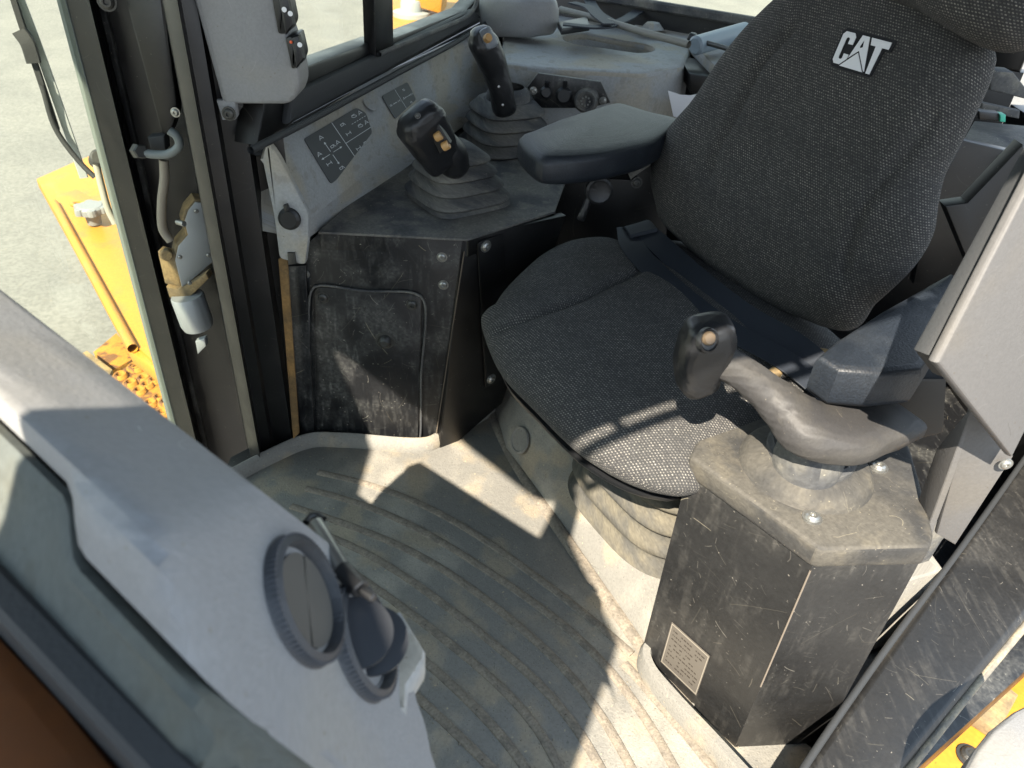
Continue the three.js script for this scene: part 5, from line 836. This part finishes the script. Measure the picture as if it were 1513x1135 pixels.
[[0.1649,0.7559,0.0554],[0.1427,0.7781,-0.0147],[0.1412,0.7775,-0.025],[0.1387,0.7818,-0.028],[0.1365,0.7874,-0.0247],[0.1295,0.8062,-0.0131],[0.1229,0.8235,-0.0029],[0.1176,0.8373,0.0051],[0.1123,0.851,0.0129],[0.1093,0.8591,0.0181],[0.1074,0.8659,0.0263],[0.1055,0.8755,0.0422],[0.1065,0.8801,0.062],[0.108,0.8824,0.0773],[0.1108,0.8741,0.0706],[0.1278,0.8359,0.0626],[0.1434,0.7819,0.0967]],
[[0.1748,0.7345,0.0532],[0.1501,0.7666,-0.0031],[0.1489,0.7657,-0.0131],[0.1467,0.769,-0.0169],[0.1448,0.7736,-0.0148],[0.1386,0.7893,-0.0072],[0.1327,0.8039,-0.0005],[0.1279,0.8157,0.0047],[0.123,0.8276,0.0099],[0.1203,0.8347,0.0135],[0.1183,0.8413,0.0212],[0.1158,0.8525,0.0382],[0.1162,0.8589,0.0594],[0.1172,0.8626,0.0757],[0.1203,0.8537,0.0686],[0.137,0.8167,0.0625],[0.1533,0.7811,0.1026]],
[[0.1854,0.7119,0.0516],[0.1565,0.7592,0.0139],[0.1554,0.7583,0.0046],[0.1536,0.7603,-0.0001],[0.1522,0.7636,0.0006],[0.1473,0.7747,0.0033],[0.1425,0.7853,0.0054],[0.1386,0.7941,0.0069],[0.1346,0.803,0.0085],[0.1323,0.8084,0.01],[0.1304,0.8145,0.0166],[0.1272,0.8275,0.0349],[0.1269,0.8361,0.0576],[0.1272,0.8414,0.0749],[0.1306,0.8317,0.0673],[0.1467,0.7969,0.0637],[0.1628,0.7751,0.1072]],
[[0.1919,0.698,0.051],[0.161,0.7527,0.0223],[0.1601,0.7515,0.0133],[0.1585,0.7529,0.0082],[0.1574,0.7556,0.0089],[0.1533,0.764,0.0089],[0.1492,0.7726,0.0089],[0.1458,0.7797,0.0088],[0.1423,0.787,0.0086],[0.1402,0.7914,0.0089],[0.1384,0.7973,0.0151],[0.1349,0.811,0.0335],[0.1338,0.8216,0.0576],[0.1337,0.828,0.0754],[0.1373,0.8179,0.0676],[0.1528,0.7844,0.0647],[0.1681,0.7668,0.1088]],
[[0.1976,0.6861,0.0506],[0.1647,0.7475,0.0299],[0.1639,0.7462,0.0212],[0.1626,0.7471,0.0158],[0.1618,0.7493,0.0173],[0.1586,0.7551,0.0148],[0.1551,0.7617,0.0131],[0.1522,0.7673,0.0114],[0.1491,0.7731,0.0097],[0.1473,0.7766,0.0091],[0.1456,0.7822,0.0148],[0.142,0.7957,0.0325],[0.14,0.8089,0.0584],[0.1395,0.8162,0.0765],[0.1432,0.8057,0.0686],[0.1582,0.7735,0.0657],[0.1727,0.7583,0.1097]],
[[0.2011,0.6786,0.0504],[0.1674,0.7432,0.0335],[0.1666,0.7418,0.0248],[0.1654,0.7424,0.0193],[0.1649,0.7446,0.0222],[0.1623,0.7487,0.0183],[0.1591,0.7544,0.0158],[0.1564,0.7592,0.0135],[0.1536,0.7642,0.0111],[0.152,0.7673,0.0101],[0.1502,0.7728,0.0155],[0.1469,0.7854,0.0318],[0.1441,0.8009,0.0595],[0.1433,0.8088,0.0778],[0.1471,0.7981,0.0698],[0.1616,0.7666,0.0662],[0.1755,0.7528,0.1103]],
[[0.2029,0.6748,0.0503],[0.1685,0.7417,0.036],[0.1678,0.7402,0.0274],[0.1667,0.7407,0.0218],[0.1664,0.7431,0.0269],[0.1643,0.7456,0.0217],[0.1613,0.7509,0.0189],[0.1588,0.7552,0.0163],[0.1562,0.7598,0.0136],[0.1546,0.7626,0.0124],[0.1529,0.768,0.0177],[0.1501,0.7785,0.0316],[0.1464,0.7967,0.0614],[0.1455,0.8048,0.0795],[0.1493,0.7941,0.0715],[0.1633,0.763,0.0664],[0.1769,0.75,0.1105]]], 0.75), M.grey, t);
  obj('lower_pad', loft([
[[-0.3511,0.9049,-0.2676],[-0.3595,0.9727,-0.2564],[-0.3624,0.9756,-0.2526],[-0.3652,0.9727,-0.2489],[-0.3739,0.9499,-0.2372],[-0.3827,0.9353,-0.2255],[-0.3859,0.93,-0.2213],[-0.3869,0.9224,-0.2199],[-0.3792,0.8464,-0.2302],[-0.3511,0.8464,-0.2676]],
[[-0.3043,0.9049,-0.2325],[-0.3127,0.9727,-0.2213],[-0.3156,0.9756,-0.2175],[-0.3184,0.9727,-0.2138],[-0.3271,0.9499,-0.2021],[-0.3359,0.9353,-0.1904],[-0.3391,0.93,-0.1862],[-0.3401,0.9224,-0.1848],[-0.3324,0.8464,-0.1951],[-0.3043,0.8464,-0.2325]],
[[-0.2341,0.9049,-0.1799],[-0.2425,0.9727,-0.1686],[-0.2454,0.9756,-0.1649],[-0.2482,0.9727,-0.1611],[-0.2569,0.9499,-0.1494],[-0.2657,0.9353,-0.1377],[-0.2689,0.93,-0.1335],[-0.2699,0.9224,-0.1321],[-0.2622,0.8464,-0.1424],[-0.2341,0.8464,-0.1799]],
[[-0.1639,0.9049,-0.1272],[-0.1723,0.9727,-0.116],[-0.1752,0.9756,-0.1122],[-0.178,0.9727,-0.1085],[-0.1867,0.9499,-0.0968],[-0.1955,0.9353,-0.0851],[-0.1987,0.93,-0.0809],[-0.1997,0.9224,-0.0795],[-0.192,0.8464,-0.0898],[-0.1639,0.8464,-0.1272]],
[[-0.1171,0.9048,-0.0921],[-0.1255,0.9727,-0.0809],[-0.1284,0.9756,-0.0771],[-0.1312,0.9727,-0.0734],[-0.1399,0.9499,-0.0617],[-0.1487,0.9353,-0.05],[-0.1519,0.93,-0.0458],[-0.1529,0.9224,-0.0444],[-0.1452,0.8464,-0.0547],[-0.1171,0.8463,-0.0921]],
[[-0.0703,0.9048,-0.057],[-0.0787,0.9727,-0.0458],[-0.0816,0.9756,-0.042],[-0.0844,0.9727,-0.0383],[-0.0931,0.9499,-0.0266],[-0.1019,0.9353,-0.0149],[-0.1051,0.93,-0.0107],[-0.1061,0.9224,-0.0093],[-0.0984,0.8463,-0.0196],[-0.0703,0.8463,-0.057]],
[[-0.0329,0.9048,-0.0289],[-0.0413,0.9727,-0.0177],[-0.0441,0.9756,-0.014],[-0.0469,0.9727,-0.0102],[-0.0557,0.9499,0.0015],[-0.0645,0.9353,0.0132],[-0.0676,0.93,0.0174],[-0.0687,0.9224,0.0188],[-0.061,0.8463,0.0085],[-0.0329,0.8463,-0.0289]],
[[-0.0188,0.9048,-0.0184],[-0.0273,0.9727,-0.0072],[-0.0301,0.9756,-0.0034],[-0.0329,0.9727,0.0003],[-0.0417,0.9499,0.012],[-0.0504,0.9353,0.0237],[-0.0536,0.93,0.0279],[-0.0546,0.9224,0.0293],[-0.0469,0.8463,0.019],[-0.0188,0.8463,-0.0184]],
[[-0.0118,0.9048,-0.0131],[-0.0202,0.9727,-0.0019],[-0.0231,0.9756,0.0018],[-0.0259,0.9727,0.0056],[-0.0346,0.9499,0.0173],[-0.0434,0.9353,0.029],[-0.0466,0.93,0.0332],[-0.0476,0.9224,0.0346],[-0.0399,0.8463,0.0243],[-0.0118,0.8463,-0.0131]],
[[-0.0048,0.9048,-0.0079],[-0.0147,0.9697,0.0053],[-0.0175,0.9726,0.0091],[-0.0203,0.9697,0.0128],[-0.0276,0.9499,0.0225],[-0.0364,0.9353,0.0342],[-0.0396,0.93,0.0385],[-0.0406,0.9224,0.0399],[-0.0329,0.8463,0.0296],[-0.0048,0.8463,-0.0079]],
[[0.0022,0.9048,-0.0026],[-0.0108,0.9634,0.0147],[-0.0136,0.9663,0.0185],[-0.0164,0.9634,0.0222],[-0.0206,0.9499,0.0278],[-0.0294,0.9353,0.0395],[-0.0325,0.93,0.0437],[-0.0336,0.9224,0.0451],[-0.0259,0.8463,0.0348],[0.0022,0.8463,-0.0026]],
[[0.0092,0.9048,0.0027],[-0.0066,0.9578,0.0237],[-0.0094,0.9607,0.0275],[-0.0122,0.9578,0.0312],[-0.0136,0.9499,0.0331],[-0.0224,0.9353,0.0448],[-0.0255,0.93,0.049],[-0.0266,0.9224,0.0504],[-0.0188,0.8463,0.0401],[0.0092,0.8463,0.0027]],
[[0.0163,0.9048,0.0079],[-0.0002,0.9563,0.0299],[-0.0031,0.9593,0.0337],[-0.0059,0.9563,0.0374],[-0.0066,0.9499,0.0383],[-0.0153,0.9353,0.05],[-0.0185,0.93,0.0543],[-0.0195,0.9224,0.0557],[-0.0118,0.8463,0.0454],[0.0163,0.8463,0.0079]],
[[0.0233,0.9048,0.0132],[0.0068,0.9563,0.0352],[0.004,0.9593,0.0389],[0.0012,0.9563,0.0427],[0.0005,0.9499,0.0436],[-0.0083,0.9353,0.0553],[-0.0115,0.93,0.0595],[-0.0125,0.9224,0.0609],[-0.0048,0.8463,0.0506],[0.0233,0.8463,0.0132]],
[[0.0326,0.9048,0.0202],[0.0161,0.9563,0.0422],[0.0133,0.9593,0.0459],[0.0105,0.9563,0.0497],[0.0098,0.9499,0.0506],[0.001,0.9353,0.0623],[-0.0021,0.93,0.0665],[-0.0032,0.9224,0.0679],[0.0046,0.8463,0.0576],[0.0326,0.8463,0.0202]],
[[0.042,0.9048,0.0272],[0.0255,0.9563,0.0492],[0.0227,0.9593,0.053],[0.0199,0.9563,0.0567],[0.0192,0.9499,0.0576],[0.0104,0.9353,0.0693],[0.0072,0.93,0.0736],[0.0062,0.9224,0.075],[0.0139,0.8463,0.0647],[0.042,0.8463,0.0272]],
[[0.0514,0.9048,0.0342],[0.0349,0.9563,0.0562],[0.032,0.9593,0.06],[0.0292,0.9563,0.0637],[0.0285,0.9499,0.0647],[0.0198,0.9353,0.0764],[0.0166,0.93,0.0806],[0.0156,0.9224,0.082],[0.0233,0.8463,0.0717],[0.0514,0.8463,0.0342]],
[[0.0607,0.9048,0.0413],[0.0442,0.9563,0.0633],[0.0414,0.9593,0.067],[0.0386,0.9563,0.0708],[0.0379,0.9499,0.0717],[0.0291,0.9353,0.0834],[0.026,0.93,0.0876],[0.0249,0.9224,0.089],[0.0326,0.8463,0.0787],[0.0607,0.8463,0.0413]],
[[0.0701,0.9048,0.0483],[0.0536,0.9563,0.0703],[0.0508,0.9592,0.074],[0.048,0.9563,0.0778],[0.0473,0.9499,0.0787],[0.0385,0.9353,0.0904],[0.0353,0.93,0.0946],[0.0343,0.9224,0.096],[0.042,0.8463,0.0857],[0.0701,0.8463,0.0483]],
[[0.0814,0.9047,0.0574],[0.0651,0.9558,0.0788],[0.0623,0.959,0.0826],[0.0596,0.9562,0.0865],[0.0589,0.9499,0.0875],[0.0502,0.9353,0.0992],[0.047,0.93,0.1034],[0.046,0.9224,0.1048],[0.0537,0.8463,0.0945],[0.0818,0.8463,0.0571]],
[[0.0923,0.9029,0.0655],[0.075,0.9512,0.0848],[0.0728,0.9558,0.0895],[0.0709,0.9552,0.0947],[0.0705,0.9495,0.096],[0.0619,0.9353,0.108],[0.0587,0.93,0.1122],[0.0577,0.9224,0.1136],[0.0654,0.8463,0.1033],[0.0935,0.8463,0.0658]],
[[0.1014,0.8924,0.0687],[0.0827,0.938,0.0858],[0.0807,0.9439,0.0914],[0.08,0.9471,0.0987],[0.0808,0.9448,0.1019],[0.0739,0.9352,0.1163],[0.0707,0.93,0.1205],[0.0697,0.9224,0.1219],[0.0774,0.8463,0.1116],[0.1055,0.8463,0.0742]],
[[0.1102,0.8744,0.0678],[0.0908,0.9208,0.0848],[0.0886,0.9273,0.0907],[0.0879,0.9316,0.0987],[0.089,0.9306,0.1027],[0.0859,0.934,0.1235],[0.0831,0.9297,0.1282],[0.0821,0.9223,0.1296],[0.0899,0.8463,0.1194],[0.1179,0.8458,0.0817]],
[[0.1194,0.8553,0.0681],[0.0999,0.9011,0.083],[0.0976,0.9082,0.0892],[0.0966,0.9132,0.0977],[0.0976,0.9125,0.102],[0.0959,0.9241,0.1268],[0.0947,0.9258,0.134],[0.0945,0.921,0.1366],[0.1026,0.8463,0.1268],[0.1295,0.8383,0.0859]],
[[0.1296,0.8341,0.0685],[0.1102,0.8789,0.0809],[0.1076,0.8866,0.0876],[0.1063,0.8925,0.0967],[0.1072,0.8922,0.1012],[0.1047,0.9066,0.1277],[0.1039,0.9112,0.1361],[0.1046,0.9105,0.1402],[0.1153,0.8463,0.1342],[0.1401,0.8179,0.0851]],
[[0.1386,0.8154,0.0687],[0.1194,0.8593,0.0795],[0.1165,0.8678,0.0866],[0.1149,0.8744,0.0961],[0.1157,0.8745,0.1009],[0.1123,0.8912,0.1286],[0.1112,0.8965,0.1374],[0.1119,0.8965,0.1418],[0.1253,0.846,0.1403],[0.1491,0.7989,0.0842]],
[[0.1481,0.7962,0.0702],[0.1293,0.8385,0.0789],[0.1261,0.8476,0.0863],[0.1242,0.8552,0.0964],[0.1247,0.8557,0.1014],[0.1203,0.8749,0.1303],[0.119,0.8809,0.1394],[0.1195,0.8814,0.144],[0.1347,0.8435,0.146],[0.1587,0.7788,0.0839]],
[[0.1541,0.7841,0.0713],[0.1355,0.8254,0.079],[0.1322,0.835,0.0867],[0.13,0.8432,0.0971],[0.1305,0.844,0.1022],[0.1254,0.8648,0.1318],[0.1238,0.8714,0.1411],[0.1243,0.872,0.1458],[0.1398,0.8385,0.1488],[0.1646,0.7665,0.0841]],
[[0.1593,0.7736,0.0724],[0.141,0.8141,0.0794],[0.1376,0.8241,0.0872],[0.1351,0.8328,0.0978],[0.1355,0.8339,0.1031],[0.1298,0.8561,0.1333],[0.128,0.8631,0.1427],[0.1284,0.864,0.1474],[0.1439,0.8322,0.1507],[0.1698,0.7558,0.0845]],
[[0.1626,0.7669,0.073],[0.1445,0.807,0.0795],[0.1409,0.8172,0.0875],[0.1383,0.8263,0.0983],[0.1386,0.8275,0.1036],[0.1326,0.8507,0.1342],[0.1307,0.858,0.1437],[0.1309,0.859,0.1485],[0.1463,0.8278,0.1518],[0.173,0.7492,0.0847]],
[[0.1643,0.7635,0.0732],[0.1462,0.8033,0.0796],[0.1426,0.8137,0.0877],[0.14,0.8229,0.0985],[0.1402,0.8243,0.1039],[0.134,0.848,0.1346],[0.132,0.8554,0.1442],[0.1322,0.8565,0.149],[0.1475,0.8255,0.1523],[0.1747,0.7458,0.0848]]], 0.8), M.pad, t);
  const n = [0.887, 0.425, -0.147];
  const vent = (c, fins) => {
    const p = c.map((q, i) => q - R0[i]), r = 0.0352;
    const v = obj('air_vent', turned([[r * 0.84, -0.012], [r * 0.86, 0.004], [r * 0.89, 0.007], [r * 0.95, 0.0065], [r * 1.0, 0.005], [r * 1.03, 0.0], [r * 1.10, -0.003]], p, n, 56), std({ color: '#37393c', roughness: 0.6, bumpMap: grainBump, bumpScale: 0.0002 }), t);
    const q = new THREE.Quaternion().setFromUnitVectors(new THREE.Vector3(0, 1, 0), V(n).normalize());
    const kn = [];
    for (let i = 0; i < 72; i++) { const g = new THREE.BoxGeometry(0.0011, 0.006, 0.0015); g.translate(r * 1.012, 0.0028, 0); g.rotateY(i / 72 * 6.2832); g.applyQuaternion(q); g.translate(...p); kn.push(g); }
    const kk = obj('knurling', kn, std({ color: '#4a4c50', roughness: 0.6 }), v); kk.userData.kind = 'stuff';
    if (!fins) {
      for (const s of [1, -1]) { const g = new THREE.CylinderGeometry(r * 0.75, r * 0.75, 0.004, 40, 1, false, s > 0 ? 0.03 : Math.PI + 0.03, Math.PI - 0.06); g.rotateY(0.5); g.applyQuaternion(q); g.translate(p[0], p[1] - 0.002, p[2] - 0.001); obj('shutter', g, std({ color: '#4b4a46', roughness: 0.55 }), v); }
    } else {
      const cup = obj('throat', turned([[0, -0.02], [r * 0.72, -0.02], [r * 0.80, 0.0]], p, n, 40), std({ color: '#1b1c1e', roughness: 0.7, side: THREE.DoubleSide }), v);
      for (const s of [-0.45, 0.15]) { const g = new THREE.CylinderGeometry(r * 0.62, r * 0.62, 0.002, 36); g.rotateZ(1.0); g.translate(s * r, 0.004, 0); g.rotateY(0.5); g.applyQuaternion(q); g.translate(...p); obj('louvre', g, std({ color: '#2b2d31', roughness: 0.4 }), v); }
    }
  };
  vent([-0.1045,0.9041,-0.2642], false);
  vent([-0.0794,0.8456,-0.2823], true);
  obj('side_bracket', plate([[-0.076,0.8,-0.3378],[-0.0671,0.8,-0.3415],[-0.0459,0.8,-0.3112],[-0.0458,0.8,-0.304],[-0.0537,0.8,-0.2844],[-0.052,0.8,-0.2676],[-0.058,0.8,-0.2654],[-0.0735,0.8,-0.2927]].map((q) => q.map((w, i) => w - R0[i])), 0.03, { face: [0, 1, 0], bevel: 0.005 }), M.greyDusty, t);
}
{
  const t = thing('metal_rod', 'shiny metal rod with black grip lying against the dashboard edge', 'rod');
  obj('shaft', capped([-0.1201,0.88,-0.343], [-0.0912,0.88,-0.3024], 0.0048, 0.001), M.zinc, t);
  obj('hook', tube([[-0.126,0.88,-0.3424],[-0.1247,0.88,-0.3474],[-0.1198,0.88,-0.349],[-0.1155,0.88,-0.3458]], 0.0026, 8), M.darkBolt, t);
  obj('grip', capped([-0.0955,0.88,-0.3072], [-0.0802,0.88,-0.2922], 0.0058, 0.001), M.plastic, t);
  obj('tip', capped([-0.0802,0.88,-0.2922], [-0.0715,0.88,-0.2866], 0.003, 0.001), M.plastic, t);
}
tag(obj('door_seal', sweep([[-0.3518,0.922,-0.3083],[-0.0773,0.922,-0.1191]], rect(0.008, 0.02, 0.4), { straight: true, n: 2 }), M.rubber), 'black rubber door seal in front of the dashboard', 'seal');
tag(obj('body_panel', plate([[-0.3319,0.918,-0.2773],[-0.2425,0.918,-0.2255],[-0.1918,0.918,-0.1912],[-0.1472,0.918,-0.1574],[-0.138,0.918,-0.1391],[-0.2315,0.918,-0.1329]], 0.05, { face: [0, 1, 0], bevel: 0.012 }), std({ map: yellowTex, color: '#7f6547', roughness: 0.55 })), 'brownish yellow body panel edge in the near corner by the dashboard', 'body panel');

// ---------------------------------------------------------------- near right side: post trim, sill, body
tag(obj('post_trim', plate([[0.4988,1.0535,-0.75],[0.4251,0.8366,-0.655],[0.6184,0.6579,-0.735],[0.6278,0.6979,-0.75],[0.711,0.7308,-0.81]], 0.012, { face: [0.3, 0.2, 1], bevel: 0.004, seg: 3 }), M.greyTrim), 'flat light grey trim panel on the near door post', 'trim panel');
struct('door_pillar', plate([[0.60, 0.70, -0.80], [0.68, 0.70, -0.86], [0.68, 1.64, -0.86], [0.60, 1.64, -0.80]], 0.06, { face: [-0.5, 0, 0.8], bevel: 0.008 }), M.black);
tag(obj('trim_backing', plate([[0.5074,1.042,-0.768],[0.4287,0.8342,-0.67],[0.466,0.7957,-0.69],[0.7285,0.718,-0.83]], 0.02, { face: [0, 0.2, 1], bevel: 0.003 }), M.rubber), 'dark backing strip behind the flat grey post trim', 'trim backing');
{
  const t = thing('lower_trim', 'bent grey trim bracket between the steering console and the door sill', 'trim bracket');
  obj('plate', plate([[0.5725,0.7011,-0.78],[0.6575,0.6229,-0.78],[0.6488,0.4534,-0.78],[0.6145,0.4723,-0.78]], 0.01, { face: [0, 0, 1], bevel: 0.003 }), M.greyTrim, t);
  obj('flange', plate([[0.5725,0.7011,-0.78], [0.6145,0.4723,-0.78], [0.5938,0.4921,-0.82], [0.5975,0.598,-0.82]], 0.01, { face: [-0.5, 0.2, 1], bevel: 0.003 }), M.greyTrim, t);
  bolt(t, [0.6444,0.6177,-0.77], [0, 0, 1], M.zinc, 0.8);
}
{
  const t = thing('door_sill', 'scuffed black steel door sill beam at the cab entrance', 'sill');
  obj('beam', plate([[1.5475,0.12,-1.7629],[0.927,0.12,-1.0963],[0.4809,0.12,-0.6186],[0.4136,0.12,-0.5367],[0.5424,0.12,-0.5453],[0.639,0.12,-0.6318],[0.9867,0.12,-0.9431],[1.4888,0.12,-1.3785]], 0.28, { face: [0, 1, 0], bevel: 0.012, seg: 3 }), M.wornSteel, t);
  obj('edge_bead', tube([[1.5441,0.128,-1.764],[0.9221,0.128,-1.0922],[0.6642,0.128,-0.82],[0.4775,0.128,-0.6142],[0.4111,0.128,-0.5348]], 0.006, 10), M.rubber, t);
  obj('rubber_lip', tube([[0.5518,0.1,-0.5484],[0.6522,0.1,-0.6367],[0.828,0.1,-0.7951],[1.0047,0.1,-0.9507],[1.4994,0.1,-1.3781]], 0.007, 10), M.tan, t);
}
{
  const t = thing('fender', 'yellow track fender beside the door sill, below the cab', 'fender');
  obj('deck', plate([[0.6262,-0.15,-0.6443],[1.318,-0.15,-1.2306],[1.6136,-0.15,-1.2168],[1.0316,-0.15,-0.6058]], 0.05, { face: [0, 1, 0], bevel: 0.01 }), M.yellow, t);
  obj('pad', plate([[1.0348,-0.11,-0.9708],[1.0652,-0.11,-0.9303],[0.9887,-0.11,-0.8499],[0.9513,-0.11,-0.8836]], 0.04, { face: [0, 1, 0], bevel: 0.006 }), M.castTan, t);
  bolt(t, [0.9286,-0.148,-0.8124], [0, 1, 0], M.darkBolt, 2.2);
}
tag(obj('door_trim_corner', plate([[0.5757,0.32,-0.477],[0.6011,0.32,-0.5201],[0.6312,0.32,-0.553],[0.6663,0.32,-0.5833],[0.7113,0.32,-0.6127],[0.7857,0.32,-0.6488],[0.7628,0.32,-0.4817]], 0.06, { face: [0, 1, 0], bevel: 0.012, seg: 4 }), M.grey), 'rounded grey plastic trim corner by the yellow fender', 'trim corner');

// ---------------------------------------------------------------- behind the seat
{
  const t = thing('storage_box', 'black box with grey top behind the right shoulder of the seat', 'box');
  obj('lid', plate([[0.9658,0.74,-1.7463],[1.0606,0.74,-1.9043],[1.2444,0.74,-1.8834],[1.0856,0.74,-1.5853],[1.0167,0.74,-1.6273]], 0.02, { face: [0, 1, 0], bevel: 0.004 }), M.dustyBlack, t);
  obj('front', plate([[0.9187,0.7638,-1.66],[1.1299,0.7304,-1.66],[1.2339,0.443,-1.66],[0.9377,0.4196,-1.66],[0.901,0.6119,-1.66]], 0.03, { face: [0, 0, 1], bevel: 0.004 }), M.black, t);
}
tag(obj('belt_bracket', plate([[0.7058,0.7727,-1.25],[0.7399,0.7812,-1.25],[0.7874,0.883,-1.25],[0.8183,0.8338,-1.25],[0.8325,0.7516,-1.25],[0.8141,0.6576,-1.25],[0.7968,0.6589,-1.25]], 0.03, { face: [0, 0.2, 1], bevel: 0.002 }), std({ map: cleanBlackTex, color: '#ffffff', roughness: 0.5 })), 'dark angled steel bracket between backrest and grey post trim', 'bracket');
{
  const t = thing('wire_connector', 'black wire connector with green end behind the backrest', 'connector');
  obj('body', plate([[0.8915,0.8403,-1.6],[0.9359,0.838,-1.6],[0.9426,0.8224,-1.6],[0.9012,0.8235,-1.6]], 0.025, { face: [0, 0, 1], bevel: 0.003 }), M.plastic, t);
  obj('green_end', plate([[0.9335,0.838,-1.595],[0.9459,0.8375,-1.595],[0.9508,0.8231,-1.595],[0.9396,0.8237,-1.595]], 0.022, { face: [0, 0, 1], bevel: 0.002 }), M.green, t);
  obj('wire', tube([[0.886,0.8316,-1.61],[0.895,0.8295,-1.61],[0.9035,0.8288,-1.61]], 0.004, 6), M.rubber, t);
}
tag(obj('hinge_bracket', [plate([[1.0524,0.8431,-1.9],[1.0617,0.8542,-1.9],[1.1024,0.8539,-1.9],[1.1449,0.8221,-1.9],[1.18,0.7937,-1.9],[1.0676,0.8107,-1.9]], 0.05, { face: [0, 0, 1], bevel: 0.004 }), plate([[1.0325,0.7947,-1.85],[1.1251,0.7827,-1.85],[1.13,0.7645,-1.85],[1.0369,0.7767,-1.85]], 0.02, { face: [0, 0, 1], bevel: 0.003 })], M.dustyBlack), 'dusty metal hinge bracket at the rear wall behind the seat', 'bracket');

// ---------------------------------------------------------------- grab rail along the door header (shades the seat)
{
  const t = thing('grab_rail', 'black grab rail on standoffs along the door header', 'grab rail', [-0.14, 1.62, -0.035]);
  const e = [0.872, 0, -0.489], o = [0.489, 0, 0.872];
  const at = (a, b, y) => [e[0] * a + o[0] * b, y, e[2] * a + o[2] * b];
  obj('rail', capped(at(-0.2, 0.036, 0.02), at(1.1, 0.036, 0.02), 0.010, 0.003), M.black, t);
  for (let i = 0; i < 10; i++) obj('standoff', capped(at(-0.19 + i * 0.125, -0.01, 0.02), at(-0.19 + i * 0.125, 0.034, 0.02), 0.008, 0.002, 12), M.black, t);
}
scene.traverse((o) => { if (o.isMesh) { o.castShadow = true; o.receiveShadow = true; } });
renderer.render(scene, camera);
